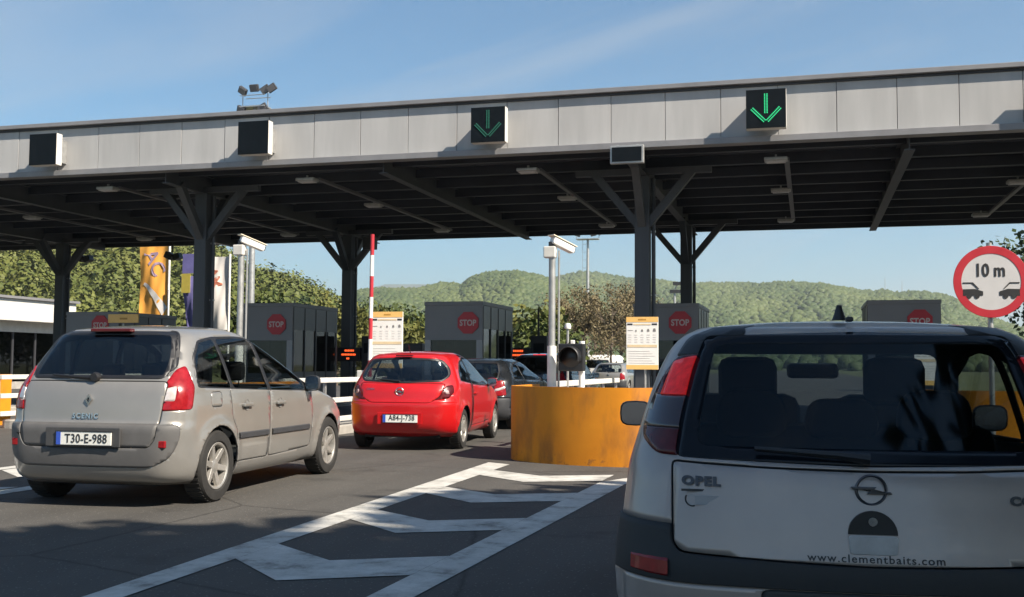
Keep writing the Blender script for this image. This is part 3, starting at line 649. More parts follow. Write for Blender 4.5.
# ================================================================ BACKGROUND
def bearing(px):
    """road-frame heading (radians from +Y, positive to the right) of a skyline sample"""
    return math.atan((px - 512) / FPX) - R(15.4)
def rise(px, py): return (342 + (px + 3420) * .0061 - py) / FPX / math.sqrt(1 + ((px - 512) / FPX) ** 2)
M_hillgrass = pm('hill_undergrowth', (.055, .075, .022), .95, var=.35, scale=.02, col2=(.10, .11, .04))
M_forest_near = leafmat('forest_leaf_near', (.050, .070, .014), (.135, .140, .032))
M_forest_mid = leafmat('forest_leaf_mid', (.040, .066, .022), (.105, .125, .042))
M_far = pm('far_hill', (.06, .09, .05), .95, var=.3, scale=.004)
def hill(name, samples, near, m_base, m_tree, ncrown, crown_r, cards, card_r, seed, nr=26, back=1.5, rough=.05):
    """heightfield ridge through (bearing, distance, height) samples, wooded with merged tree crowns"""
    S = sorted((bearing(p), D, max(.2, rise(p, y)) * D if False else rise(p, y) * D + 1.25) for p, y, D in samples)
    B = np.array([s[0] for s in S]); Dd = np.array([s[1] for s in S]); Hh = np.array([s[2] for s in S]); r = np.random.default_rng(seed)
    b = np.linspace(B[0], B[-1], 160); D = np.interp(b, B, Dd); Hc = np.interp(b, B, Hh)
    t = np.concatenate([np.linspace(near, 1, nr), np.linspace(1.06, back, 6)])
    def height(bb, tt):
        D_ = np.interp(bb, B, Dd); H_ = np.interp(bb, B, Hh)
        up = np.clip((tt - near) / (1 - near), 0, 1); s = up * up * (3 - 2 * up) * .55 + up * .45
        dn = np.clip((tt - 1) / (back - 1), 0, 1)
        und = 1 + rough * (np.sin(bb * 47 + tt * 9) + .6 * np.sin(bb * 113 - tt * 17 + 1)) * np.sin(np.pi * np.clip(up, 0, 1))
        return H_ * s * und * (1 - dn * dn)
    BB, TT = np.meshgrid(b, t, indexing='ij'); Z = height(BB, TT); Rr = TT * D[:, None]
    V = np.stack([np.sin(BB) * Rr, np.cos(BB) * Rr, Z - .5], -1).reshape(-1, 3); n2 = len(t)
    i, j = np.meshgrid(np.arange(len(b) - 1), np.arange(n2 - 1), indexing='ij'); a = (i * n2 + j).ravel()
    F = np.stack([a, a + n2, a + n2 + 1, a + 1], 1)
    o = link(name, npmesh(name, V, F, smooth=True), m_base); tag(o, kind='structure')
    if ncrown and not cards:
        bb = r.uniform(b[0], b[-1], ncrown); tt = near + (1.02 - near) * r.uniform(0, 1, ncrown) ** .6
        D_ = np.interp(bb, B, Dd); rr = tt * D_; z = height(bb, tt); cr = crown_r * r.uniform(.55, 1.4, ncrown)
        bm = bmesh.new(); bmesh.ops.create_icosphere(bm, subdivisions=1, radius=1); tv = np.array([v.co[:] for v in bm.verts]); tf = np.array([[v.index for v in f.verts] for f in bm.faces]); bm.free(); nv = len(tv)
        W = tv[None] * cr[:, None, None] * r.uniform(.78, 1.22, (ncrown, nv, 1)); W[:, :, 2] *= r.uniform(.8, 1.2, (ncrown, 1))
        W += np.stack([np.sin(bb) * rr, np.cos(bb) * rr, z + cr * .25], 1)[:, None]
        F = (tf[None] + (np.arange(ncrown) * nv)[:, None, None]).reshape(-1, 3)
        tn = np.clip(.5 + .22 * r.normal(size=ncrown) + .25 * np.sin(bb * 50 + tt * 14) + .15 * np.sin(bb * 19 - tt * 31), 0, 1)
        o = link('forest', npmesh('forest', W.reshape(-1, 3), F, np.repeat(tn, nv), True), m_tree); tag(o, kind='stuff')
    elif ncrown:
        bb = r.uniform(b[0], b[-1], ncrown); tt = near + (1.03 - near) * r.uniform(0, 1, ncrown) ** .55
        D_ = np.interp(bb, B, Dd); rr = tt * D_; z = height(bb, tt); cr = crown_r * r.uniform(.6, 1.35, ncrown)
        # leaf cards over each crown, facing roughly outward so the clumps catch light and shade
        n_ = ncrown * cards; d = r.normal(size=(n_, 3)); d[:, 2] = np.abs(d[:, 2]) * 1.1 - .25; d /= np.linalg.norm(d, axis=1)[:, None]
        lob = 1 + .22 * np.sin(d[:, 0] * 5 + np.repeat(r.uniform(0, 6, ncrown), cards)) + .18 * np.sin(d[:, 1] * 6 + np.repeat(r.uniform(0, 6, ncrown), cards))
        Cc = np.repeat(np.stack([np.sin(bb) * rr, np.cos(bb) * rr, z + cr * .55], 1), cards, 0); Rc = np.repeat(cr, cards) * r.uniform(.72, 1.08, n_) * lob
        hk = np.repeat(r.uniform(.9, 1.35, ncrown), cards); P = Cc + d * Rc[:, None]; P[:, 2] = Cc[:, 2] + d[:, 2] * Rc * hk
        nn = d + r.normal(0, .25, (n_, 3)); nn /= np.linalg.norm(nn, axis=1)[:, None]
        u = np.cross(nn, r.normal(size=(n_, 3))); u /= np.linalg.norm(u, axis=1)[:, None]; w = np.cross(nn, u); sz = (card_r * r.uniform(.6, 1.3, n_))[:, None]
        V = np.stack([P - u * sz, P + w * sz * .8, P + u * sz, P - w * sz * .8], 1).reshape(-1, 3); F = np.arange(len(V)).reshape(-1, 4)
        tn = np.clip(.5 + .28 * r.normal(size=ncrown) + .20 * np.sin(bb * 60 + tt * 20) + .12 * np.sin(bb * 23 - tt * 31), 0, 1)
        tnt = np.repeat(np.clip(np.repeat(tn, cards) + r.normal(0, .08, n_), 0, 1), 4)
        o = link('forest', npmesh('forest', V, F, tnt), m_tree)
        tag(o, kind='stuff')
hill('hill_left', [(-420, 170, 300), (-200, 178, 300), (0, 190, 290), (120, 222, 280), (200, 258, 270), (232, 280, 260), (252, 290, 255), (290, 297, 250), (318, 311, 240), (345, 333, 230), (400, 354, 220), (455, 363, 210)],
     .42, M_hillgrass, M_forest_near, 3800, 2.6, 80, .36, 3)
hill('hill_centre', [(300, 330, 900), (335, 309, 950), (360, 295, 1000), (383, 292, 1000), (419, 292, 1000), (440, 286, 1000), (461, 288, 1000), (470, 282, 1000), (491, 277, 1000), (515, 275, 1000), (538, 279, 1000), (560, 285, 1000), (600, 303, 1000), (660, 332, 1000), (700, 347, 1000)],
     .45, M_hillgrass, M_forest_mid, 17000, 2.7, 0, 0, 4)
hill('hill_right', [(480, 330, 1300), (520, 299, 1400), (552, 282, 1500), (563, 278, 1500), (580, 274, 1500), (592, 275, 1500), (610, 279, 1480), (634, 282, 1450), (652, 285, 1400), (671, 286, 1400), (704, 286, 1350), (740, 287, 1300), (824, 288, 1250), (847, 293, 1200), (868, 295, 1200), (886, 294, 1200), (901, 297, 1200), (925, 297, 1200), (943, 300, 1200), (955, 303, 1200), (974, 319, 1150), (1020, 332, 1100), (1150, 337, 1100)],
     .40, M_hillgrass, M_forest_mid, 24000, 3.3, 0, 0, 5)
hill('hill_far', [(240, 320, 4500), (300, 306, 4500), (325, 300, 4600), (344, 294, 4800), (363, 290, 4800), (385, 284, 4800), (430, 284, 4800), (520, 300, 4800)], .7, M_far, None, 0, 0, 0, 0, 6)

# ---------------------------------------------------------------- trees
def leaf_mesh(name, centres, radii, per, size, seed, shape=(1, 1, 1)):
    r = np.random.default_rng(seed); C = np.repeat(np.asarray(centres), per, 0); Rr = np.repeat(np.asarray(radii), per)
    d = r.normal(size=(len(C), 3)); d /= np.linalg.norm(d, axis=1)[:, None]; P = C + d * (Rr * r.uniform(.25, 1, len(C)) ** .5)[:, None] * np.asarray(shape)
    u = r.normal(size=(len(C), 3)); u /= np.linalg.norm(u, axis=1)[:, None]; w = np.cross(u, r.normal(size=(len(C), 3))); w /= np.linalg.norm(w, axis=1)[:, None]
    s = (size * r.uniform(.6, 1.4, len(C)))[:, None]
    V = np.stack([P - u * s, P + w * s * .55, P + u * s, P - w * s * .55], 1).reshape(-1, 3); F = np.arange(len(V)).reshape(-1, 4)
    tint = np.repeat(np.clip(np.repeat(r.uniform(.15, .85, len(centres)), per) + r.normal(0, .14, len(C)), 0, 1), 4)
    return npmesh(name, V, F, tint)
def limbs(h, spread, seed, n=7, base=.28, r0=.18, sub=2):
    """trunk with forking limbs as one tube mesh; returns (MB, limb tips)"""
    r = random.Random(seed); b = MB(); tips = []
    top = Vector((r.uniform(-.3, .3), r.uniform(-.3, .3), h * .82)); pts = [Vector((0, 0, 0)), Vector((r.uniform(-.1, .1), r.uniform(-.1, .1), h * .3)), top * .65 + Vector((0, 0, .1)), top]
    b.tube(pts, [r0, r0 * .8, r0 * .5, r0 * .15], 7); tips.append(top)
    def grow(p, d, L, rad, lev):
        m = p + d * L * .5 + Vector((r.uniform(-1, 1), r.uniform(-1, 1), r.uniform(-.2, 1))) * L * .08; e = p + d * L + Vector((0, 0, L * .12))
        b.tube([p, m, e], [rad, rad * .7, rad * .3], 5 if lev else 4, False); tips.append(e); tips.append(m)
        if lev > 0:
            for k in range(r.choice((2, 3, 3))):
                dd = (d + Vector((r.uniform(-1, 1), r.uniform(-1, 1), r.uniform(-.3, .8))) * .75).normalized(); grow(p + (e - p) * r.uniform(.45, 1), dd, L * r.uniform(.5, .75), rad * .5, lev - 1)
    for k in range(n):
        a = 6.283 * k / n + r.uniform(-.4, .4); z = h * r.uniform(base, .75); q = Vector((math.cos(a), math.sin(a), r.uniform(.3, 1.0))).normalized()
        grow(Vector((0, 0, z)) + top * 0, q, spread * r.uniform(.5, .9) * (1.15 - z / h * .6), r0 * .42, sub)
    return b, tips
def tree(name, x, y, h, spread, seed, label, m, per=26, size=.16, clump=.9, group=None, z=0, n=8, base=.28, cat='tree', sub=2, r0=None):
    root = empty(name, (x, y, z), 0, label, cat, group); b, tips = limbs(h, spread, seed, n, base, r0 or h * .022, sub)
    b.build('trunk', M_bark, root, smooth=True)
    r = np.random.default_rng(seed); C = np.array([t[:] for t in tips]); C = C + r.normal(0, clump * .35, C.shape)
    link('crown', leaf_mesh('crown', C, clump * r.uniform(.6, 1.2, len(C)), per, size, seed), m, root); return root
M_leaf1 = leafmat('leaf_green', (.030, .050, .012), (.10, .115, .026)); M_leaf2 = leafmat('leaf_yellow_green', (.06, .068, .016), (.15, .145, .036)); M_leafdk = leafmat('leaf_dark', (.018, .035, .010), (.06, .085, .022))
M_bud = leafmat('spring_buds', (.10, .075, .045), (.19, .155, .075))
def bare(x, y, h, seed, label):
    root = empty('bare_tree', (x, y, 0), 0, label, 'tree', 'bare brown trees behind the plaza'); b, tips = limbs(h, h * .34, seed, 11, .22, h * .015, 3)
    b.build('trunk', M_barkp, root); r = np.random.default_rng(seed); C = np.array([t[:] for t in tips])
    C = C[r.permutation(len(C))[:420]]; link('crown', leaf_mesh('crown', C, np.full(len(C), .5), 9, .07, seed), M_bud, root)
for i, (px, dist, h, lab) in enumerate([(574, 62, 5.2, 'bare brown tree just right of the traffic light'), (596, 66, 6.4, 'tall bare brown tree beside the slim light mast'), (612, 60, 5.6, 'bare brown tree left of the price board'), (634, 68, 5.9, 'bare brown tree half hidden behind the price board'), (585, 74, 6.0, 'bare brown tree behind the slim light mast'), (622, 76, 6.4, 'bare brown tree far behind the price board'), (655, 72, 6.0, 'bare brown tree behind the front canopy post')]):
    bb = bearing(px); bare(math.sin(bb) * dist, math.cos(bb) * dist, h, 40 + i, lab)
k = 0
for px, dist, h, sp, mt, lab in [(548, 48, 3.6, 1.3, M_leaf1, 'leafy green shrub tree left of the camera pole on the nose'), (536, 60, 4.2, 1.6, M_leaf2, 'yellow green shrub right of the booth above the red hatchback'),
        (415, 75, 3.4, 2.2, M_leaf1, 'green bushy tree left of the booth above the red hatchback'), (395, 70, 3.0, 2.0, M_leaf2, 'yellow green bush behind the price board of the red hatchback lane'), (360, 72, 3.8, 2.4, M_leaf1, 'green tree behind the terminal cabinet near the left rear post'),
        (338, 66, 3.9, 2.2, M_leaf2, 'yellow green tree beside the booth with dark side'), (376, 95, 4.2, 3.0, M_leaf1, 'green tree behind the raised barrier arm'), (432, 110, 4.6, 3.2, M_leafdk, 'dark green tree behind the booth above the red hatchback'), (522, 85, 3.8, 2.6, M_leaf1, 'green tree at the right end of the middle booth'),
        (304, 150, 11.5, 1.4, M_leafdk, 'dark narrow tree on the left hillside skyline'), (238, 62, 4.6, 2.2, M_leaf1, 'green tree behind the left camera pole'), (285, 160, 12, 3, M_leafdk, 'dark round tree on the left hillside skyline')]:
    bb = bearing(px); tree('leafy_tree', math.sin(bb) * dist, math.cos(bb) * dist, h, sp, 70 + k, lab, mt, 24, .10 + dist * .0012, .55 + dist * .004, 'leafy trees behind the plaza', base=.12 if dist < 100 else .4); k += 1
tree('dark_tree', math.sin(bearing(1072)) * 62, math.cos(bearing(1072)) * 62, 8.0, 3.4, 91, 'dark leafy tree at the right edge behind the round sign', M_leafdk, 40, .17, .9, base=.1)
# tall trees along the right verge: they shade the near lanes
for i, (x, y, h, sp) in enumerate([(7.5, 6.2, 9.3, 1.7), (8.2, -1.6, 16.0, 4.4), (9.0, -8.0, 17, 4.8), (13.0, -5.4, 19.0, 4.8), (13.5, -11.0, 20.0, 5.2), (9.4, 1.2, 12.4, 3.0)]):
    tree('verge_tree', x, y, h, sp, 120 + i, ['tall leafy tree on the right verge nearest the canopy', 'tall leafy tree second along the right verge', 'tall leafy tree third along the right verge', 'taller tree in the second verge row nearest the canopy', 'taller tree in the second verge row farthest back', 'middle sized tree between the first two verge trees'][i], M_leaf1, 80, .32, 1.4, 'tall trees on the right verge', n=12, base=.22)

# ---------------------------------------------------------------- flags
def flag(x, y, z0, z1, w, m, label, pole_dx, ptop, sag=0.0, print_=None):
    root = empty('flag', (x, y, 0), 0, label, 'flag', 'flags behind the booths')
    MB().tube([(pole_dx, 0, 0), (pole_dx, 0, ptop)], .045, 10).build('pole', M_white, root, smooth=True)
    nu, nv = 14, 26; V = []; F = []
    fy = lambda u, t: .07 * math.sin(u * 6 + t * 4) * (1 - t * .4) + .018 * math.sin(u * 19 - t * 8)
    for j in range(nv + 1):
        t = j / nv
        for i in range(nu + 1):
            u = i / nu; V.append((pole_dx - w + w * u + sag * (1 - u) * (1 - t), fy(u, t), z0 + (z1 - z0) * t - sag * (1 - u) * .3))
    for j in range(nv):
        for i in range(nu): a = j * (nu + 1) + i; F.append((a, a + 1, a + nu + 2, a + nu + 1))
    b = MB(); b.add(V, F); c = b.build('cloth', m, root, smooth=True)
    if print_:
        for body, size, cu, ct, ang, mm in print_:
            tv, tf = text_verts(body, size, depth=.004, bold=.01); ca, sa = math.cos(R(ang)), math.sin(R(ang)); Q = []
            for px_, py_, pz_ in tv:
                X = px_ * ca - pz_ * sa + pole_dx - w + w * cu; Z = px_ * sa + pz_ * ca + z0 + (z1 - z0) * ct
                Q.append((X, fy((X - pole_dx + w) / w, (Z - z0) / (z1 - z0)) - .02 + py_, Z))
            b = MB(); b.add(Q, tf); b.build('print', mm, c)
    return root, fy
M_fo = pm('flag_orange', (.78, .36, .06), .8, var=.08, scale=2); M_fw = pm('flag_white', (.66, .63, .60), .8, var=.06, scale=2); M_fb = pm('flag_blue', (.13, .12, .30), .8, var=.15, scale=3)
M_fp = pm('flag_purple_print', (.30, .22, .30), .8); M_fr = pm('flag_red_print', (.48, .16, .10), .8)
fl, fy = flag(-26.80, 40, 3.15, 6.45, 1.42, M_fo, 'orange banner flag with purple letters left of the front canopy post', .75, 7.4, print_=[('AC', .85, .52, .73, -62, M_fp)])
cl = [c for c in fl.children if c.name.startswith('cloth')][0]
P = []
for k in range(13):
    t = k / 12; X = -.45 + 1.05 * t; Z = 4.65 - 1.2 * t ** 1.3; wd = .05 + .13 * t
    P.append((X, Z, wd))
V = []; F = []
for X, Z, wd in P:
    for s_ in (-1, 1):
        xx = X + s_ * wd * .6; zz = Z + s_ * wd; V.append((xx, fy((xx - .75 + 1.42) / 1.42, (zz - 3.15) / 3.3) - .015, zz))
for k in range(12): F.append((2 * k, 2 * k + 1, 2 * k + 3, 2 * k + 2))
b = MB(); b.add(V, F); b.build('swoosh', M_fw, cl, smooth=True)
flag(-22.75, 38, 2.6, 5.5, 1.15, M_fw, 'white flag with red print right of the front canopy post', .72, 5.6, print_=[('AM', .55, .45, .72, -70, M_fr)])
fb, fy2 = flag(-24.3, 39, 2.6, 4.9, 1.1, M_fb, 'drooping lavender blue flag behind the front canopy post', .55, 6.6, sag=.35)
MB().b(-.42, .1, -.1, -.085, 4.95, 5.75).build('upper_cloth', M_fb, fb); MB().b(-.45, -.05, -.1, -.085, 4.15, 4.94).build('yellow_cloth', pm('flag_yellow', (.42, .34, .06), .8), fb)

# ---------------------------------------------------------------- low white building on the left
bd = empty('service_building', (-42, 38, 0), 0, 'long low white building with deep roof band left of the plaza', 'building')
def bpart(b, n_, m, **k):
    o = b.build(n_, m, bd, **k); o.location = (42, -38, 0); return o
bpart(MB().b(-52, -36.3, 28, 47.5, 3.25, 4.30), 'roof_band', M_offw, bevel=.03); bpart(MB().b(-52, -36.15, 27.8, 47.6, 4.30, 4.42), 'roof_edge', M_cap)
bpart(MB().b(-51.8, -37.2, 28.2, 47.2, 0, .35), 'plinth', M_conc); bpart(MB().b(-51.8, -37.1, 28.1, 47.25, 2.75, 3.249), 'lintel', M_offw)
bpart(MB().b(-51.7, -51.5, 28.2, 47.2, .35, 2.75), 'rear_wall', M_offw)
for k in range(12):
    y0 = 28.2 + k * 1.58
    bpart(MB().b(-37.3, -37.18, y0, y0 + .10, .35, 2.75), 'mullion', M_dgrey); bpart(MB().b(-37.26, -37.24, y0 + .10, y0 + 1.58, .35, 2.75), 'pane', M_bglass)
bpart(MB().b(-37.4, -37.1, 47.2, 47.5, 0, 2.75), 'corner_column', M_white)
bpart(MB().b(-37.3, -51.5, 47.2, 47.3, .35, 2.75), 'end_wall', M_offw)

# ---------------------------------------------------------------- light masts
def mast(x, y, h, label, heads, pl_w=1.2):
    root = empty('light_mast', (x, y, 0), 0, label, 'light mast', 'floodlight masts')
    MB().tube([(0, 0, 0), (0, 0, h)], [.18, .09], 12).build('pole', M_galv, root, smooth=True)
    MB().b(-pl_w / 2, pl_w / 2, -.35, .35, h - .06, h).build('platform', M_galv, root)
    b = MB()
    for s in (-1, 1):
        b.tube([(s * pl_w / 2, 0, h), (s * pl_w / 2, 0, h + .9)], .025, 6)
        b.tube([(-pl_w / 2, s * .3, h + .5), (pl_w / 2, s * .3, h + .5)], .02, 6)
    for z in np.arange(1.5, h - .2, .6): b.tube([(-.14, 0, z), (-.40, 0, z)], .015, 5)
    b.tube([(-.40, 0, 1.5), (-.40, 0, h)], .015, 5)
    tag(b.build('ladder_and_rail', M_galv, root), kind='stuff')
    for dx, dz, ang in heads:
        q = Matrix.Rotation(R(ang), 3, 'Y') @ Matrix.Rotation(R(25), 3, 'X')
        hd = MB().box((dx, -.2, h + dz), (.44, .16, .34), q).build('floodlight', M_dgrey, root, bevel=.03)
        MB().box((dx, -.29, h + dz - .04), (.36, .02, .27), q).build('lamp_glass', pm('flood_glass', (.13, .13, .14), .3, var=.1), hd)
mast(-24.95, 45, 13.3, 'rooftop floodlights of a mast showing above the canopy edge', [(-.55, .75, 35), (.05, .85, 0), (.62, .75, -30), (.95, .8, -30), (-.6, -.15, 25), (.5, -.1, -25)], 1.3)
mast(-16.1, 80, 10.9, 'slim distant floodlight mast with ladder behind the plaza', [(-.75, .35, 20), (.45, .35, -10), (1.0, .45, -30)], 1.7)
t = empty('lamp_post', (math.sin(bearing(675)) * 70, math.cos(bearing(675)) * 70, 0), 0, 'small distant lamp post right of the rear canopy post', 'lamp post')
MB().tube([(0, 0, 0), (0, 0, 6.2)], .08, 8).build('pole', M_galv, t); MB().b(-.3, .5, -.15, .15, 6.0, 6.2).b(-.1, .5, -.15, .15, 6.5, 6.7).build('lamp_head', M_dgrey, t); MB().tube([(0, 0, 6.2), (.2, 0, 6.6)], .05, 6).build('arm', M_galv, t)
for x, y, lab in ((-25.9, 34.2, 'black spotlight under the canopy beside the left rear post'), (-22.15, 34.2, 'black spotlight under the canopy beside the orange banner')):
    s = empty('spotlight', (x, y, 5.0), 0, lab, 'spotlight', 'black spotlights under the canopy rear edge')
    MB().tube([(0, 0, .28), (0, 0, .58)], .03, 8).build('stem', M_black, s); MB().box((-.12, 0, .15), (.3, .3, .24), Matrix.Rotation(R(25), 3, 'Y')).build('head', M_black, s, bevel=.03); MB().box((.18, .05, .12), (.26, .3, .22), Matrix.Rotation(R(-20), 3, 'Y')).build('head', M_black, s, bevel=.03)
for px, py, D, lab in ((886, 291, 1200, 'thin radio mast on the right hill crest'), (903, 295, 1200, 'second thin mast on the right hill crest beyond the first')):
    bb = bearing(px); h0 = rise(px, py) * D
    MB().tube([(0, 0, -2), (0, 0, 16)], [.5, .2], 5).build('radio_mast', M_galv, None, (math.sin(bb) * D, math.cos(bb) * D, h0)); tag(bpy.context.scene.objects[-1] if False else COL.objects[-1], lab, 'radio mast', 'radio masts on the hill')

# ================================================================ CARS
def pchip(xs, ys):
    xs = np.array(xs, float); ys = np.array(ys, float); h = np.diff(xs); d = np.diff(ys) / h; m = np.zeros(len(xs)); m[0] = d[0]; m[-1] = d[-1]
    for i in range(1, len(xs) - 1):
        if d[i - 1] * d[i] > 0:
            w1 = 2 * h[i] + h[i - 1]; w2 = h[i] + 2 * h[i - 1]; m[i] = (w1 + w2) / (w1 / d[i - 1] + w2 / d[i])
    def f(x):
        i = min(max(int(np.searchsorted(xs, x) - 1), 0), len(xs) - 2); t = (x - xs[i]) / h[i]
        return (2 * t ** 3 - 3 * t ** 2 + 1) * ys[i] + (t ** 3 - 2 * t ** 2 + t) * h[i] * m[i] + (-2 * t ** 3 + 3 * t ** 2) * ys[i + 1] + (t ** 3 - t ** 2) * h[i] * m[i + 1]
    return f
class Car:
    """Body as stacked horizontal slices: table rows (z, half width, rear y, front y, rear corner radius, rear bow). Rear at y=0, front at +y."""
    def __init__(s, T, crown, wheels, wr, flare=.018, dz=.03, ns=70, arch_k=.02, arch_c=1.8, taper=(.05, .10), zb=.9, arch_r=None):
        s.wheels = wheels; s.wr = wr; s.T = T; s.ar = arch_r or wr + .045
        z = [t[0] for t in T]; W, YR, YF, RC, BO = [pchip(z, [t[k] for t in T]) for k in range(1, 6)]
        lv = [z[0]]
        while lv[-1] + dz * .6 < z[-1]: lv.append(min(lv[-1] + dz, z[-1]))
        if lv[-1] < z[-1]: lv[-1] = z[-1]
        s.W = W; s.YR = YR; zt = z[-1]; L = max(t[3] for t in T); rows = []
        def deform(x, y, zz, w, yr, bo):
            xr = x / w if w else 0
            y = y + bo * xr * xr * max(0, 1 - (y - yr) / 1.0)
            ym = L * .5
            tp = taper[0] * max(0, (ym - y) / ym) ** 2.5 + taper[1] * max(0, (y - ym) / ym) ** 2.5
            x = x * (1 - tp)
            if abs(x) > w * .8 and flare:
                for wy in wheels:
                    dd = math.hypot(y - wy, zz - wr); x += math.copysign(flare, x) * math.exp(-((dd - s.ar) / .055) ** 2) * (1 if zz > wr * .6 else .5)
            wt = min(1, max(0, (zz - zb) / (zt - zb))); zz2 = zz - arch_k * (y - arch_c) ** 2 * wt * wt * (3 - 2 * wt)
            return (x, y, zz2)
        def half(w, yr, yf, rc, nR=13, nC=9, nS=ns, nF=8):
            P = []; rf = min(.45, (yf - yr) * .25, w * .6); rc = min(rc, w * .7)
            for k in range(nR): P.append(((w - rc) * k / nR, yr))
            for k in range(nC): a = math.pi / 2 * k / nC; P.append((w - rc + rc * math.sin(a), yr + rc - rc * math.cos(a)))
            for k in range(nS): P.append((w, yr + rc + (yf - rf - yr - rc) * k / nS))
            for k in range(nC): a = math.pi / 2 * k / nC; P.append((w - rf + rf * math.cos(a), yf - rf + rf * math.sin(a)))
            for k in range(nF + 1): P.append(((w - rf) * (1 - k / nF), yf))
            return P
        for zz in lv:
            w, yr, yf, rc, bo = W(zz), YR(zz), YF(zz), RC(zz), BO(zz); H = half(w, yr, yf, rc)
            ring = [deform(x, y, zz, w, yr, bo) for x, y in H] + [deform(-x, y, zz, w, yr, bo) for x, y in H[-2:0:-1]]; rows.append(ring)
        w, yr, yf, rc, bo = W(zt), YR(zt), YF(zt), RC(zt), BO(zt); H = half(w, yr, yf, rc); yc = (yr + yf) / 2
        for q in (.93, .8, .62, .42, .2, .04):
            ring = []
            for x, y in H + [(-x, y) for x, y in H[-2:0:-1]]:
                X, Y, Z = deform(x, y, zt, w, yr, bo)
                yy = yc + (Y - yc) * (1 - (1 - q) * .995); dzv = crown * (1 - q ** 2.2)
                ring.append((X * q, yy, zt - arch_k * (yy - arch_c) ** 2 + dzv))
            rows.append(ring)
        bm = bmesh.new(); VV = [[bm.verts.new(p) for p in r] for r in rows]; n = len(rows[0])
        for a in range(len(rows) - 1):
            for i in range(n): bm.faces.new((VV[a][i], VV[a][(i + 1) % n], VV[a + 1][(i + 1) % n], VV[a + 1][i]))
        bm.faces.new(VV[-1])
        bmesh.ops.recalc_face_normals(bm, faces=bm.faces)
        bm.faces.ensure_lookup_table()
        if bm.faces[-1].normal.z < 0: bmesh.ops.reverse_faces(bm, faces=bm.faces)
        for f in bm.faces: f.smooth = True
        s.bm = bm; s.bvh = BVHTree.FromBMesh(bm)
    # surface lookups
    def rear(s, x, z):
        h = s.bvh.ray_cast(Vector((x, -2, z)), Vector((0, 1, 0)))[0]; return h.y if h else 0
    def side(s, y, z, sg=1):
        h = s.bvh.ray_cast(Vector((sg * 3, y, z)), Vector((-sg, 0, 0)))[0]; return h.x if h else sg * .8
def inpoly(u, v, P):
    c = False; j = len(P) - 1
    for i in range(len(P)):
        if (P[i][1] > v) != (P[j][1] > v) and u < (P[j][0] - P[i][0]) * (v - P[i][1]) / (P[j][1] - P[i][1]) + P[i][0]: c = not c
        j = i
    return c
def inset(P, d):
    n = len(P); A = sum(P[i][0] * P[(i + 1) % n][1] - P[(i + 1) % n][0] * P[i][1] for i in range(n)); sg = 1 if A > 0 else -1; out = []
    for i in range(n):
        a = Vector(P[i - 1]); b = Vector(P[i]); c = Vector(P[(i + 1) % n])
        e1 = (b - a); e2 = (c - b)
        if e1.length < 1e-6 or e2.length < 1e-6: out.append(P[i]); continue
        e1.normalize(); e2.normalize(); n1 = Vector((-e1.y, e1.x)) * sg; n2 = Vector((-e2.y, e2.x)) * sg; m = n1 + n2
        if m.length < 1e-6: m = n1
        m.normalize(); k = d / max(.35, m.dot(n1)); out.append((b.x + m.x * k, b.y + m.y * k))
    return out
def split(bm, P, n, facing=.12, mirror=False):
    """cut the outline P, drawn looking along -n, out of bm; returns the piece inside"""
    nx, ny = n; l = math.hypot(nx, ny); nx /= l; ny /= l
    if mirror: nx = -nx; P = [(-u, v) for u, v in P]
    U = Vector((-ny, nx, 0)); N = Vector((nx, ny, 0))
    us = [p[0] for p in P]; vs = [p[1] for p in P]; mg = .08; box = (min(us) - mg, max(us) + mg, min(vs) - mg, max(vs) + mg)
    def cands():
        r = []
        for f in bm.faces:
            c = f.calc_center_median()
            if box[2] < c.z < box[3] and box[0] < c.dot(U) < box[1] and f.normal.dot(N) > facing: r.append(f)
        return r
    C = cands(); k = len(P)
    for i in range(k):
        a = Vector(P[i]); b = Vector(P[(i + 1) % k]); d = b - a
        if d.length < 1e-5: continue
        lo_u, hi_u = min(a.x, b.x) - .004, max(a.x, b.x) + .004; lo_v, hi_v = min(a.y, b.y) - .004, max(a.y, b.y) + .004; sel = []; rest = []
        for f in C:
            if not f.is_valid: continue
            uu = [v.co.dot(U) for v in f.verts]; zz = [v.co.z for v in f.verts]
            (sel if (max(uu) >= lo_u and min(uu) <= hi_u and max(zz) >= lo_v and min(zz) <= hi_v) else rest).append(f)
        if not sel: continue
        pn = U * d.y - Vector((0, 0, 1)) * d.x; pc = U * a.x + Vector((0, 0, a.y))
        geom = set(sel)
        for f in sel: geom.update(f.edges); geom.update(f.verts)
        res = bmesh.ops.bisect_plane(bm, geom=list(geom), dist=1e-6, plane_co=pc, plane_no=pn.normalized())
        C = rest + list({g for g in res['geom'] if isinstance(g, bmesh.types.BMFace)} | {f for f in sel if f.is_valid})
    C = cands(); ins = []
    bm.faces.index_update()
    for f in C:
        c = f.calc_center_median()
        if inpoly(c.dot(U), c.z, P): ins.append(f.index)
    S = set(ins); b2 = bm.copy()
    bmesh.ops.delete(b2, geom=[f for f in b2.faces if f.index not in S], context='FACES')
    bm.faces.ensure_lookup_table(); bmesh.ops.delete(bm, geom=[bm.faces[i] for i in ins], context='FACES')
    for q in (bm, b2):
        lv = [v for v in q.verts if not v.link_faces]; bmesh.ops.delete(q, geom=lv, context='VERTS')
    return b2
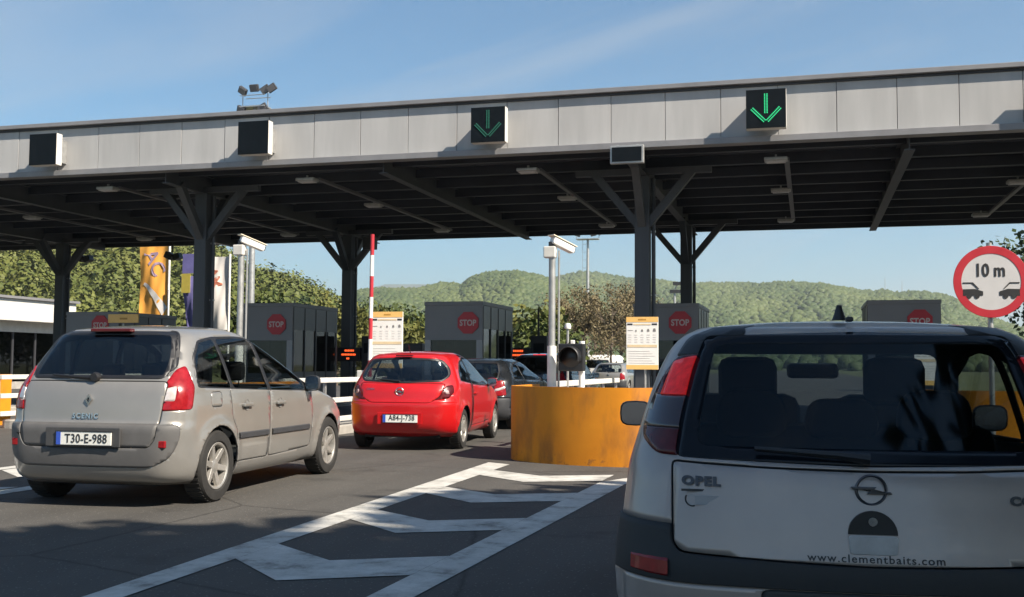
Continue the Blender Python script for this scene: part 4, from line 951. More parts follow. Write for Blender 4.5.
def keep_main(bm):
    """drop stray slivers: keep the largest connected piece"""
    bm.faces.ensure_lookup_table(); seen = set(); best = []
    for f in bm.faces:
        if f in seen: continue
        st = [f]; comp = []; seen.add(f)
        while st:
            q = st.pop(); comp.append(q)
            for e in q.edges:
                for g in e.link_faces:
                    if g not in seen: seen.add(g); st.append(g)
        if len(comp) > len(best): best = comp
    bs = set(best); bmesh.ops.delete(bm, geom=[f for f in bm.faces if f not in bs], context='FACES')
    bmesh.ops.delete(bm, geom=[v for v in bm.verts if not v.link_faces], context='VERTS'); return bm
def solid(name, bm, m, parent, thick=.012, inner=None, push=0.0):
    me = bpy.data.meshes.new(name)
    if push:
        bm.normal_update()
        for v in bm.verts: v.co += v.normal * push
    bm.to_mesh(me); bm.free(); o = link(name, me, m, parent)
    if thick:
        if inner: me.materials.append(inner)
        md = o.modifiers.new('thickness', 'SOLIDIFY'); md.thickness = thick; md.offset = -1
        if inner: md.material_offset = 1; md.material_offset_rim = 1
    return o
REAR = (0, -1); RIGHT = (1, 0); FRONT = (0, 1)
def seam(bm, P, n, d=.005, mirror=False):
    """cut a panel out with an open gap of width d round it"""
    a = split(bm, P, n, mirror=mirror); b = split(a, inset(P, d), n, mirror=mirror); a.free(); return b
_wheel = {}
def wheel_mesh(r, rim, spokes, wd, style):
    key = (r, rim, spokes, wd, style)
    if key in _wheel: return _wheel[key]
    h = wd / 2; b = MB(); pr = []
    for a, q in ((-h * .8, rim), (-h * .98, rim + .012), (-h, (rim + r) / 2), (-h * .93, r - .018), (-h * .72, r - .004), (-h * .3, r), (h * .3, r), (h * .72, r - .004), (h * .93, r - .018), (h, (rim + r) / 2), (h * .98, rim + .012), (h * .8, rim)): pr.append((a, q))
    b.lathe(pr, 44, 'X')
    for k in range(44):                                # tread blocks
        t = 2 * math.pi * k / 44; b.box((0, (r + .001) * math.cos(t), (r + .001) * math.sin(t)), (wd * .7, .006, .02), Matrix.Rotation(t, 3, 'X'))
    ty = b.mesh('wheel', True); ty.materials.append(M_tyre)
    c = MB(); c.lathe([(h * .85, rim), (h * .92, rim - .004), (h * .86, rim - .022), (h * .30, rim - .03), (-h * .8, rim - .02)], 44, 'X')
    for k in range(spokes):
        t = 2 * math.pi * k / spokes; R3 = Matrix.Rotation(t, 3, 'X')
        for o_ in ((-.013, .013) if style == 2 else (0,)):
            w0, w1 = (.014, .012) if style == 2 else (.030, .022)
            pts = [(h * .62, o_ - w0, .03), (h * .62, o_ + w0, .03), (h * .80, o_ * 1.8 + w1, rim - .012), (h * .80, o_ * 1.8 - w1, rim - .012)]
            v = [R3 @ Vector(p) for p in pts] + [R3 @ Vector((p[0] - .035, p[1] * 1.15, p[2])) for p in pts]
            c.add(v, [(0, 1, 2, 3), (7, 6, 5, 4), (0, 4, 5, 1), (1, 5, 6, 2), (2, 6, 7, 3), (3, 7, 4, 0)])
    c.lathe([(h * .72, .001), (h * .72, .03), (h * .64, .065), (h * .4, .07)], 24, 'X')
    rm = c.mesh('rim', False, .004); rm.materials.append(M_alloy)
    d = MB(); d.lathe([(0, .02), (0.02, .02), (.02, rim * .72), (.0, rim * .72)], 28, 'X'); d.lathe([(-.03, .01), (-.03, rim - .02)], 28, 'X'); dm = d.mesh('brake_disc'); dm.materials.append(M_under)
    _wheel[key] = (ty, rm, dm); return _wheel[key]
def add_wheels(root, car, track, rim, spokes=7, wd=.19, style=1):
    ty, rm, dm = wheel_mesh(car.wr, rim, spokes, wd, style); i = 0
    for wy in car.wheels:
        for sg in (1, -1):
            o = link('wheel', ty, None, root, (sg * track, wy, car.wr), (random.uniform(0, 6), 0, 0 if sg > 0 else math.pi))
            link('rim', rm, None, o); link('brake_disc', dm, None, o)
            # arch liner
            v = []; f = []; ar = car.ar + .01
            for x in (track + .02, track - .26):
                for k in range(17):
                    a = math.pi * (k / 16 * 1.16 - .08); v.append((sg * x, wy + ar * math.cos(a), max(.17, car.wr + ar * math.sin(a))))
            for k in range(16): f.append((k, k + 1, 18 + k, 17 + k))
            b = MB(); b.add(v, f + [tuple(range(17, 34))]); b.build('arch_liner', M_under, root)
def cut_arches(car):
    P0 = [(car.ar * math.cos(2 * math.pi * k / 30), car.ar * math.sin(2 * math.pi * k / 30)) for k in range(30)]
    for wy in car.wheels:
        for mir in (False, True):
            P = [(wy + u, car.wr + v) for u, v in P0]; split(car.bm, P, RIGHT, .3, mir).free()
def underbody(root, car, L, w, z0=.19, z1=.30):
    MB().b(-w + .28, w - .28, .2, L - .2, z0, z1).build('underbody', M_under, root)
def seatpair(root, y, z, w, n, head=True, m=None, hz=.2, hw=.13, tall=.62, hbase=.10):
    for k in range(n):
        x = (k - (n - 1) / 2) * (2 * w / max(1, n - 1) if n > 1 else 0)
        b = MB(); b.box((x, y, z - tall / 2), (w * 1.75 / (n - 1) if n > 1 else .5, .16, tall), Matrix.Rotation(R(-14), 3, 'X').to_3x3()); o = b.build('seat', m or M_seat, root, bevel=.05)
        if head:
            h = MB(); h.box((x, y - .06, z + hbase + hz / 2 - .05), (hw * 2, .11, hz)); h.build('headrest', m or M_seat, o, smooth=True, bevel=.045)
            MB().tube([(x - .06, y - .03, z - .1), (x - .06, y - .05, z + hbase)], .007, 6).tube([(x + .06, y - .03, z - .1), (x + .06, y - .05, z + hbase)], .007, 6).build('headrest_rods', M_chrome, o)
def conform(car, body, size, cx, cz, m, parent, off=.004, name='lettering', **k):
    v, f = text_verts(body, size, **k); Q = [(x + cx, car.rear(x + cx, z + cz) - off + y, z + cz) for x, y, z in v]
    b = MB(); b.add(Q, f); me = bpy.data.meshes.new(name); me.from_pydata(b.v, [], b.f); return link(name, me, m, parent)
def plate(car, root, cx, cz, w, h, body, off=.02):
    y = car.rear(cx, cz) - off
    p = MB().b(cx - w / 2, cx + w / 2, y, y + .012, cz - h / 2, cz + h / 2).build('number_plate', M_platew, root, bevel=.003)
    MB().b(cx - w / 2 + .003, cx - w / 2 + w * .085, y - .003, y - .0005, cz - h / 2 + .003, cz + h / 2 - .003).build('blue_band', M_plateb, p)
    lettering(body, h * .94, M_signblk, p, (cx + w * .045, y - .002, cz), depth=.003, sx=.84, bold=.0008, spacing=1.06, name='plate_lettering')
    b = MB(); t = .006
    b.b(cx - w / 2 - t, cx + w / 2 + t, y - .004, y + .013, cz + h / 2, cz + h / 2 + t).b(cx - w / 2 - t, cx + w / 2 + t, y - .004, y + .013, cz - h / 2 - t, cz - h / 2); b.build('plate_frame', M_black, p)
def mirror_(root, car, x, y, z, sg, m, w=.20, h=.15, d=.11):
    b = MB(); P = []
    for k in range(16):
        a = 2 * math.pi * k / 16; P.append((w / 2 * math.copysign(abs(math.cos(a)) ** .55, math.cos(a)), h / 2 * math.copysign(abs(math.sin(a)) ** .6, math.sin(a))))
    V = []; F = []; prof = ((0, .94), (.012, 1.0), (d * .45, .92), (d * .8, .66), (d, .25))
    for yy, q in prof: V += [(sg * x + p[0] * q, y + yy, z + p[1] * q) for p in P]
    for j in range(len(prof) - 1):
        for k in range(16): F.append((16 * j + k, 16 * j + (k + 1) % 16, 16 * (j + 1) + (k + 1) % 16, 16 * (j + 1) + k))
    F.append(tuple(range(64, 80))); b.add(V, F); o = b.build('side_mirror', m, root, smooth=True)
    b = MB(); b.add([(sg * x + p[0] * .9, y + .004, z + p[1] * .9) for p in P], [tuple(range(16))]); b.build('mirror_glass', pm('mirror_silver', (.30, .33, .37), .03, 1.0, var=.01), o)
    MB().bar((sg * (x - w * .4), y + d * .5, z - h * .35), (sg * (x - w * .5 - .10), y + d * .6, z - h * .45), .05, .045).build('mirror_arm', M_black, o)

# ---------------------------------------------------------------- 1. silver minivan
def minivan():
    root = empty('minivan', (-6.06, 8.08, 0), R(3.2), 'silver minivan with dark grey bumper in the left lane', 'car')
    L = 4.26
    T = [(.20, .80, .16, 4.06, .22, .05), (.26, .855, .06, 4.18, .25, .06), (.36, .885, .015, 4.24, .27, .07), (.50, .90, .0, 4.26, .27, .07), (.66, .905, .0, 4.24, .26, .07), (.715, .904, .012, 4.20, .25, .07), (.735, .903, .04, 4.17, .24, .07),
         (.85, .902, .055, 3.98, .22, .08), (.95, .895, .07, 3.52, .22, .08), (1.02, .885, .085, 3.22, .22, .08), (1.08, .865, .105, 3.05, .22, .08), (1.12, .85, .125, 2.95, .22, .08), (1.20, .825, .175, 2.76, .22, .08), (1.30, .79, .235, 2.52, .22, .08), (1.40, .75, .295, 2.26, .22, .08), (1.50, .70, .345, 1.98, .22, .08), (1.56, .645, .385, 1.78, .22, .08), (1.595, .57, .44, 1.62, .22, .08)]
    car = Car(T, .035, (.74, 3.425), .325, arch_k=.026, arch_c=1.7, flare=.022, taper=(.045, .11)); bm = car.bm; cut_arches(car)
    # rear glass, tailgate, lamps
    g = roundpoly([(-.66, 1.115), (.66, 1.115), (.655, 1.30), (.575, 1.545), (-.575, 1.545), (-.655, 1.30)], .07)
    glassR = split(bm, g, REAR); inner = split(glassR, inset(g, .035), REAR)
    tg = [(-.70, 1.10), (.70, 1.10), (.69, .95), (.655, .60), (.60, .525), (-.60, .525), (-.655, .60), (-.69, .95)]
    tail = seam(bm, roundpoly(tg, .06), REAR, .007)
    tlow = split(tail, [(-.9, .40), (.9, .40), (.9, .735), (-.9, .735)], REAR)
    c45 = (.72, -.69)
    for mir in (False, True):
        lp = roundpoly([(.63, .83), (.72, 1.18), (.83, 1.22), (.90, 1.10), (.86, .84)], .05); u = lambda p: p
        # outline in the diagonal view: u = 0.69x + 0.72y
        lp = roundpoly([(.505, .845), (.53, .97), (.60, 1.10), (.69, 1.20), (.78, 1.235), (.835, 1.05), (.80, .855)], .03)
        la = split(bm, lp, c45, .1, mir)
        clear = split(la, roundpoly([(.545, .925), (.565, 1.03), (.675, 1.06), (.645, .925)], .02), c45, .1, mir)
        pt = split(bm, roundpoly([(.60, 1.13), (.64, 1.3), (.70, 1.5), (.73, 1.555), (.795, 1.545), (.765, 1.4), (.715, 1.235)], .02, 3), c45, .08, mir); solid('pillar_trim', pt, M_black, root, .015, push=.002)
        lo = solid('tail_lamp', la, M_lampred, root, .02, push=.006); solid('reversing_lens', clear, M_lampclr, lo, .02, push=.004)
    bmp = split(bm, roundpoly([(-.60, .36), (.60, .36), (.76, .44), (.815, .58), (.825, .725), (-.825, .725), (-.815, .58), (-.76, .44)], .06, 3), REAR, .1)
    bmpo = solid('bumper', keep_main(bmp), pm('bumper_grey', (.085, .083, .083), .6, var=.1, scale=9), root, .03, push=.008)
    for sg in (-1, 1):
        y = car.rear(sg * .70, .56) - .012; MB().b(sg * .66, sg * .74, y - .004, y + .06, .53, .59).build('reflector', M_lampred, bmpo, bevel=.006)
    tgo = solid('tailgate', tail, M_silverR, root, .02, M_trim); solid('tailgate_lower', tlow, pm('bumper_grey', (.085, .083, .083), .6), tgo, .02, push=.001)
    solid('glass_border', glassR, M_black, tgo, .012); solid('rear_window', inner, M_glassR, tgo, 0)
    MB().b(-.36, .36, car.rear(0, .62) - .022, car.rear(0, .62) - .006, .53, .70).build('plate_recess', pm('plate_recess_grey', (.05, .05, .052), .5), tgo, bevel=.01)
    plate(car, tgo, .02, .605, .53, .115, 'T30-E-988', .036)
    conform(car, 'SCENIC', .062, -.02, .795, M_chrome, tgo, .006, name='badge_lettering', depth=.006, bold=.002, spacing=1.25)
    y = car.rear(0, .925)
    b = MB(); P = [(0, .05), (.032, 0), (0, -.05), (-.032, 0)]; Q = [(0, .026), (.015, 0), (0, -.026), (-.015, 0)]
    for k in range(4):
        a, c, e, h = P[k], P[(k + 1) % 4], Q[(k + 1) % 4], Q[k]; b.prism([(p[0], p[1] + .935) for p in (a, c, e, h)], 'Y', y - .018, y + .004)
    b.build('badge', M_chrome, tgo)
    MB().tube([(-.02, car.rear(0, 1.13) - .03, 1.125), (-.20, car.rear(-.2, 1.135) - .04, 1.135), (-.42, car.rear(-.42, 1.15) - .03, 1.15)], [.022, .014, .008], 8).build('wiper', M_black, tgo)
    MB().lathe([(0, .001), (0, .035), (.03, .045), (.06, .04)], 16, 'Y', (.02, car.rear(0, 1.13) - .055, 1.13)).build('wiper_hub', M_black, tgo, smooth=True)
    MB().b(-.20, .20, .352, .43, 1.535, 1.566).build('brake_lamp', M_lampdk, root, bevel=.008)
    # side glass and doors
    win = [([(.42, 1.055), (.50, 1.30), (.66, 1.445), (.93, 1.485), (.99, 1.03)], 'quarter_window'), ([(1.045, 1.03), (.985, 1.485), (1.42, 1.505), (1.66, 1.495), (1.76, 1.00)], 'rear_door_window'), ([(1.83, .998), (1.73, 1.49), (1.97, 1.45), (2.22, 1.355), (2.52, 1.19), (2.70, .985)], 'front_door_window'), ([(2.75, .985), (2.60, 1.14), (2.80, 1.00), (2.86, .985)], 'triangle_window')]
    sw = {}
    for mir in (False, True):
        P_all = roundpoly([(.39, 1.04), (.47, 1.31), (.64, 1.465), (.93, 1.508), (1.42, 1.525), (1.75, 1.51), (2.0, 1.462), (2.26, 1.36), (2.62, 1.16), (2.93, .972), (2.3, .978)], .05, 3)
        frame = split(bm, P_all, RIGHT, .12, mir)
        for P, nm in win:
            w = split(frame, roundpoly(P, .03, 3), RIGHT, .12, mir); solid(nm, w, M_glassR, root, 0)
        for P, nm in (([(1.06, .33), (1.10, .62), (1.00, .74), (.96, 1.03), (.97, 1.045), (1.80, 1.01), (1.79, .33)], 'rear_door'), ([(1.80, .33), (1.805, 1.005), (2.86, .97), (2.93, .74), (2.86, .36)], 'front_door')):
            d = seam(bm, roundpoly(P, .05, 3), RIGHT, .006, mir); do = solid(nm, d, M_silverR, root, .02, M_trim)
            sg = -1 if mir else 1; ya, yb = (1.12, 1.76) if nm == 'rear_door' else (1.84, 2.80)
            q = []; 
            for yy, zz in ((ya, .545), (yb, .545), (yb, .605), (ya, .605)): q.append((yy, zz))
            st = MB(); n_ = 10; V = []
            for k in range(n_ + 1):
                yy = ya + (yb - ya) * k / n_
                for zz, of in ((.545, .002), (.553, .016), (.597, .016), (.605, .002)): V.append((car.side(yy, zz, sg) + sg * of, yy, zz))
            F = [(4 * k + j, 4 * k + j + 1, 4 * k + 5 + j, 4 * k + 4 + j) for k in range(n_) for j in range(3)]
            st.add(V, F); st.build('door_strip', M_dgrey, do)
            hy = 1.17 if nm == 'rear_door' else 1.92; hx = car.side(hy + .1, .86, sg)
            MB().b(hx - .01, hx + sg * .035, hy, hy + .20, .845, .882).build('handle', M_silverR, do, bevel=.012)
            MB().lathe([(0, .001), (0, .045), (.004, .05)], 20, 'X', (hx + sg * .004, hy + .10, .863)).build('handle_cup', pm('cup_shade', (.16, .155, .15), .5), do)
        solid('window_frame', frame, M_black, root, .015, M_trim)
    fp = split(bm, roundpoly([(.60, .86), (.80, .86), (.80, 1.0), (.60, 1.0)], .04), RIGHT); fpi = split(fp, inset(roundpoly([(.60, .86), (.80, .86), (.80, 1.0), (.60, 1.0)], .04), .005), RIGHT); fp.free(); solid('fuel_flap', fpi, M_silverR, root, .02)
    ws = split(bm, roundpoly([(-.74, 1.03), (.74, 1.03), (.60, 1.47), (-.60, 1.47)], .06), FRONT); solid('windscreen', ws, M_glassC, root, 0)
    solid('body', bm, M_silverR, root, .02, M_trim)
    underbody(root, car, L, .9); add_wheels(root, car, .79, .215, 6, .205, 1)
    seatpair(root, 1.15, 1.02, .42, 3, hz=.18, hw=.11); seatpair(root, 2.1, 1.03, .36, 2, hz=.2, hw=.13)
    for sg in (-1, 1): mirror_(root, car, .965, 2.70, 1.05, sg, M_dgrey, .17, .17, .15)
    MB().tube([(-.1, 2.45, 1.33), (.1, 2.45, 1.33)], .035, 8).build('interior_mirror', M_black, root)
    return root
minivan()

# ---------------------------------------------------------------- 2. red hatchback
def red_hatch():
    root = empty('hatchback', (-5.80, 14.85, 0), R(5.5), 'red three door hatchback waiting behind the orange nose', 'car')
    T = [(.20, .74, .20, 3.80, .25, .08), (.28, .80, .07, 3.92, .28, .09), (.40, .835, .01, 3.98, .30, .10), (.55, .85, .0, 4.0, .30, .10), (.68, .855, .0, 3.98, .30, .10), (.72, .853, .02, 3.95, .30, .10), (.76, .85, .035, 3.85, .30, .10),
         (.86, .845, .055, 3.45, .30, .11), (.93, .835, .085, 3.15, .30, .11), (1.0, .81, .13, 2.9, .28, .11), (1.08, .775, .185, 2.7, .26, .11), (1.18, .735, .245, 2.45, .25, .11), (1.28, .69, .29, 2.2, .24, .11), (1.36, .64, .30, 1.98, .23, .11), (1.42, .575, .32, 1.78, .22, .10), (1.45, .51, .38, 1.65, .22, .10)]
    car = Car(T, .03, (.72, 3.23), .305, arch_k=.03, arch_c=1.65, flare=.022, taper=(.05, .12), dz=.035, ns=56); bm = car.bm; cut_arches(car)
    g = roundpoly([(-.60, 1.01), (0, .985), (.60, 1.01), (.69, 1.09), (.665, 1.20), (.55, 1.345), (0, 1.37), (-.55, 1.345), (-.665, 1.20), (-.69, 1.09)], .08)
    gl = split(bm, g, REAR); gi = split(gl, inset(g, .03), REAR)
    tail = seam(bm, roundpoly([(-.66, .99), (.66, .99), (.60, .80), (.46, .70), (-.46, .70), (-.60, .80)], .06), REAR, .006)
    for mir in (False, True):
        # eye-shaped lamp cluster round the corner, u = 0.69x + 0.72y
        lp = roundpoly([(.40, .745), (.47, .84), (.62, .955), (.735, .965), (.73, .86), (.62, .77)], .03)
        la = split(bm, lp, (.72, -.69), .1, mir); ro = split(la, [(.60 + .032 * math.cos(t * .393), .862 + .032 * math.sin(t * .393)) for t in range(16)], (.72, -.69), .1, mir)
        lo = solid('tail_lamp', la, M_lampdk, root, .02, push=.005); solid('round_lens', ro, pm('lamp_pale', (.42, .30, .30), .25, 0, var=.1), lo, .02, push=.008)
    bmp = split(bm, [(-.80, .24), (.80, .24), (.81, .695), (-.81, .695)], REAR, .1); bo = solid('bumper', keep_main(bmp), M_redp, root, .03, push=.008)
    to = solid('tailgate', tail, M_redp, root, .02, M_trim); solid('glass_border', gl, M_black, to, .01); solid('rear_window', gi, M_glassR, to, 0)
    MB().b(-.32, .36, car.rear(0, .47) - .02, car.rear(0, .47) - .009, .39, .56).build('plate_recess', M_redp, bo, bevel=.01)
    plate(car, bo, .03, .475, .52, .115, 'A84-J-738', .036)
    b = MB(); yb = car.rear(0, .865); V = []; F = []
    b.lathe([(-.012, .048), (-.018, .056), (-.012, .064), (-.004, .056), (-.012, .048)], 28, 'Y', (0, yb, .865)); b.prism([(-.075, .868), (.0, .882), (.02, .866), (.075, .862), (0, .848), (-.02, .864)], 'Y', yb - .018, yb - .006); b.build('badge', M_chrome, to)
    MB().tube([(-.02, car.rear(0, 1.02) - .025, 1.015), (-.4, car.rear(-.4, 1.05) - .02, 1.05)], [.016, .007], 8).build('wiper', M_black, to)
    conform(car, 'CORSA', .04, -.46, .90, M_chrome, to, .005, name='badge_lettering', depth=.004); conform(car, 'ENJOY', .032, .46, .895, M_chrome, to, .005, name='badge_lettering', depth=.004) if False else None
    MB().b(-.13, .13, .275, .33, 1.385, 1.405).build('brake_lamp', M_lampdk, root, bevel=.006)
    for mir in (False, True):
        fr = split(bm, roundpoly([(.62, 1.02), (.72, 1.16), (1.0, 1.31), (1.45, 1.385), (1.75, 1.37), (2.05, 1.27), (2.4, 1.10), (2.72, .925), (1.6, .945)], .05, 3), RIGHT, .12, mir)
        for P, nm in (([(.67, 1.03), (.78, 1.15), (1.02, 1.285), (1.22, 1.33), (1.26, .975)], 'quarter_window'), ([(1.33, .97), (1.30, 1.345), (1.48, 1.365), (1.73, 1.35), (2.03, 1.25), (2.38, 1.08), (2.6, .94)], 'door_window')):
            w = split(fr, roundpoly(P, .03, 3), RIGHT, .12, mir); solid(nm, w, M_glassR, root, 0)
        solid('window_frame', fr, M_black, root, .012, M_trim)
        d = seam(bm, roundpoly([(1.24, .32), (1.25, .965), (2.68, .91), (2.76, .70), (2.70, .34)], .06, 3), RIGHT, .006, mir); do = solid('door', d, M_redp, root, .02, M_trim)
        sg = -1 if mir else 1; hx = car.side(1.42, .82, sg); MB().b(hx - .01, hx + sg * .03, 1.34, 1.52, .805, .835).build('handle', M_redp, do, bevel=.01)
        mirror_(root, car, .92, 2.42, .98, sg, M_redp, .17, .14, .14)
    ws = split(bm, roundpoly([(-.70, .95), (.70, .95), (.56, 1.36), (-.56, 1.36)], .06), FRONT); solid('windscreen', ws, M_glassC, root, 0)
    solid('body', bm, M_redp, root, .02, M_trim); underbody(root, car, 4.0, .85); add_wheels(root, car, .735, .205, 7, .185, 1)
    seatpair(root, 1.0, .95, .36, 3, hz=.15, hw=.10); seatpair(root, 1.85, .98, .33, 2, hz=.2, hw=.12)
    MB().tube([(0, .62, 1.44), (0, .50, 1.56)], .008, 6).build('aerial', M_black, root)
red_hatch()

# ---------------------------------------------------------------- 3. near hatchback, seen from behind in the shade
def near_hatch():
    root = empty('hatchback', (.19, 3.60, 0), R(5.0), 'pale silver hatchback close in front seen from behind', 'car')
    T = [(.20, .70, .20, 3.62, .22, .07), (.27, .76, .09, 3.74, .25, .08), (.36, .82, .02, 3.80, .28, .09), (.48, .842, .0, 3.82, .30, .10), (.58, .845, .0, 3.81, .30, .10), (.66, .841, .018, 3.80, .30, .10),
         (.74, .832, .036, 3.70, .30, .10), (.82, .822, .055, 3.45, .30, .105), (.90, .812, .075, 3.10, .30, .11), (.945, .80, .100, 2.92, .28, .12), (1.0, .784, .133, 2.78, .27, .12), (1.10, .754, .192, 2.55, .25, .12), (1.20, .722, .252, 2.30, .235, .12), (1.28, .69, .299, 2.10, .22, .12), (1.34, .655, .335, 1.92, .20, .12), (1.385, .61, .365, 1.75, .19, .11), (1.415, .545, .41, 1.6, .19, .10)]
    car = Car(T, .03, (.62, 3.11), .295, arch_k=.017, arch_c=1.6, flare=.016, taper=(.035, .12), dz=.022, ns=80); bm = car.bm; cut_arches(car)
    g = roundpoly([(-.625, .945), (0, .93), (.625, .945), (.605, 1.08), (.565, 1.25), (.52, 1.365), (0, 1.378), (-.52, 1.365), (-.565, 1.25), (-.605, 1.08)], .03)
    gl = split(bm, g, REAR); gi_p = roundpoly([(-.555, .985), (.555, .985), (.49, 1.335), (-.49, 1.335)], .05); gi = split(gl, gi_p, REAR)
    tgp = roundpoly([(-.636, .936), (-.3, .924), (0, .920), (.3, .924), (.636, .936), (.632, .67), (.605, .640), (.3, .628), (0, .622), (-.3, .628), (-.605, .640), (-.632, .67)], .022, 3)
    tail = seam(bm, tgp, REAR, .007)
    cn = (.62, -.785)                                   # tail lamps up the pillars; u = 0.785x + 0.62y
    for mir in (False, True):
        lp = roundpoly([(.585, .948), (.575, 1.06), (.565, 1.18), (.56, 1.29), (.66, 1.30), (.80, 1.285), (.845, 1.18), (.855, 1.06), (.82, 1.0), (.70, .95)], .03, 3)
        la = split(bm, lp, cn, .08, mir)
        up = split(la, [(.4, 1.15), (1, 1.15), (1, 1.40), (.4, 1.40)], cn, .05, mir); md_ = split(la, [(.4, 1.035), (1, 1.035), (1, 1.15), (.4, 1.15)], cn, .05, mir)
        lo = solid('tail_lamp', la, M_lampdk, root, .02, push=.004)
        # lit upper bulb field behind ribbed lens
        up2 = split(up, roundpoly([(.59, 1.14), (.60, 1.27), (.70, 1.29), (.80, 1.27), (.80, 1.14)], .015, 3), cn, .05, mir)
        solid('upper_lens', up, M_lampdk, lo, .02, push=.004); rb = solid('brake_lens', up2, M_nearbrake, lo, .02, push=.005)
        solid('smoked_lens', md_, pm('lamp_smoked', (.030, .010, .013), .2, coat=.7), lo, .02, push=.004)
        pil = split(bm, roundpoly([(.56, 1.302), (.56, 1.375), (.60, 1.405), (.72, 1.40), (.79, 1.36), (.80, 1.29), (.66, 1.302)], .01, 2), cn, .05, mir); solid('pillar_trim', pil, M_black, root, .015, push=.002)
    bp = split(bm, [(-.83, .548), (.83, .548), (.832, .728), (-.832, .728)], REAR, .06); bo = solid('bumper', keep_main(bp), pm('bumper_charcoal', (.019, .020, .022), .65, var=.12, scale=20, bump=.1, bscale=300), root, .03, push=.010)
    prc = split(bm, roundpoly([(-.33, .36), (.33, .36), (.35, .544), (-.35, .544)], .03), REAR); solid('plate_recess', prc, M_dgrey, bo, .03)
    plate(car, bo, 0, .455, .52, .11, 'K52-A-614', .004) if False else None
    for sg in (-1, 1):
        P = [(.20, .24), (.78, .24), (.80, .544), (.20, .544)]; lowb = keep_main(split(bm, [(sg * u, v) for u, v in P], REAR, .1)); solid('lower_bumper', lowb, M_silverO, bo, .03, push=.008)
    for sg in (-1, 1):
        V = []; n_ = 8
        for k in range(n_ + 1):
            x = sg * (.645 + .13 * k / n_)
            for z, of in ((.562, .006), (.570, .018), (.612, .018), (.620, .006)): V.append((x, car.rear(x, z) - of - .006, z))
        b = MB(); b.add(V, [(4 * k + j, 4 * k + j + 1, 4 * k + 5 + j, 4 * k + 4 + j) for k in range(n_) for j in range(3)] + [(0, 1, 2, 3), tuple(4 * n_ + j for j in (3, 2, 1, 0))]); b.build('reflector', M_lampred, bo)
    to = solid('tailgate', tail, M_silverO, root, .02, M_trim); solid('glass_border', gl, pm('glass_frit', (.007, .009, .013), .14, var=.2, spec=.22), to, .01, M_trim); gv = np.array([v.co[:] for v in gi.verts]); X2 = gv[:, 0] ** 2; Z1 = gv[:, 2] - 1.15      # true bent-glass surface: low order fit
    Am = np.stack([np.ones(len(gv)), Z1, Z1 ** 2, X2, X2 * Z1, X2 ** 2], 1); cf = np.linalg.lstsq(Am, gv[:, 1], rcond=None)[0]
    for v, yy in zip(gi.verts, Am @ cf): v.co.y = yy - .001
    solid('rear_window', gi, M_glassO, to, 0)
    # emblem: ring and bolt
    zc = .862; yb = car.rear(0, zc); b = MB(); b.lathe([(-.008, .041), (-.015, .046), (-.008, .051), (-.002, .046), (-.008, .041)], 40, 'Y', (0, yb, zc))
    b.prism([(-.064, zc + .010), (-.058, zc + .002), (.002, zc + .001), (-.014, zc - .012), (.064, zc - .012), (.058, zc - .004), (-.002, zc - .003), (.016, zc + .010)], 'Y', yb - .020, yb - .007); b.build('badge', pm('badge_metal', (.12, .12, .13), .3, .8, var=.1), to, bevel=.002)
    # boot handle dome with lock
    P = [(.076 * math.cos(math.pi * k / 18), .724 + .075 * math.sin(math.pi * k / 18)) for k in range(19)] + [(-.082, .715), (.082, .715)][:0]
    y = car.rear(0, .74); dm = MB().prism(P, 'Y', y - .006, y + .004).build('handle_dome', M_black, to)
    MB().lathe([(-.004, .001), (-.004, .014), (.004, .017)], 18, 'Y', (0, y - .006, .765)).build('lock', M_chrome, dm)
    MB().prism(roundpoly([(-.072, .664), (.072, .664), (.076, .722), (-.076, .722)], .012, 3), 'Y', car.rear(0, .68) - .008, car.rear(0, .68) + .004).build('handle_grip', pm('pale_grip', (.46, .46, .47), .3, .2, var=.15, scale=14), to, bevel=.002)
    MDK = pm('badge_dark_chrome', (.07, .07, .075), .35, .6, var=.1)
    conform(car, 'OPEL', .040, -.535, .872, MDK, to, .004, name='badge_lettering', depth=.006, bold=.0022, spacing=1.15, sx=1.25)
    conform(car, 'CORSA', .036, .505, .835, MDK, to, .004, name='badge_lettering', depth=.006, bold=.002, spacing=1.15, sx=1.25)
    conform(car, 'GTC MANAGER 1.0', .013, -.545, .842, M_signblk, to, .002, name='sticker_lettering', depth=.001) if False else conform(car, 'OPC SERVICES', .013, -.545, .842, M_signblk, to, .002, name='sticker_lettering', depth=.001) if False else None
    b = MB(); b.b(-.60, -.49, car.rear(-.54, .84) - .003, car.rear(-.54, .84) + .003, .838, .845); b.build('sticker_line', M_dgrey, to)
    b = MB(); Q = [(-.565 + .022 * math.cos(R(150 + 12 * k)), .812 + .022 * math.sin(R(150 + 12 * k))) for k in range(13)]; b.tube([(x, car.rear(x, z) - .002, z) for x, z in Q], .0025, 5); b.build('sticker_hook', M_signblk, to)
    b = MB(); b.b(-.555, -.47, car.rear(-.51, .81) - .002, car.rear(-.51, .81) + .004, .795, .826); b.build('sticker', pm('sticker_grey', (.34, .34, .36), .4, var=.1), to)
    conform(car, 'www.clementbaits.com', .034, .005, .651, M_signblk, to, .003, name='web_lettering', depth=.001, bold=.0004, spacing=1.16, sx=1.12)
    MB().lathe([(-.004, .001), (-.004, .05), (.002, .052)], 24, 'Y', (.585, car.rear(.585, .765), .765)).build('round_sticker', pm('sticker_pale', (.55, .53, .52), .4), to)
    # roof rail gutter, aerial foot, washer jet
    MB().lathe([(0, .026), (.03, .016), (.055, .009), (.057, .001)], 14, 'Z', (-.03, .60, 1.428)).build('aerial_foot', M_black, root, smooth=True); MB().box((-.01, .47, 1.425), (.026, .04, .018)).build('washer_jet', M_black, root, bevel=.006)
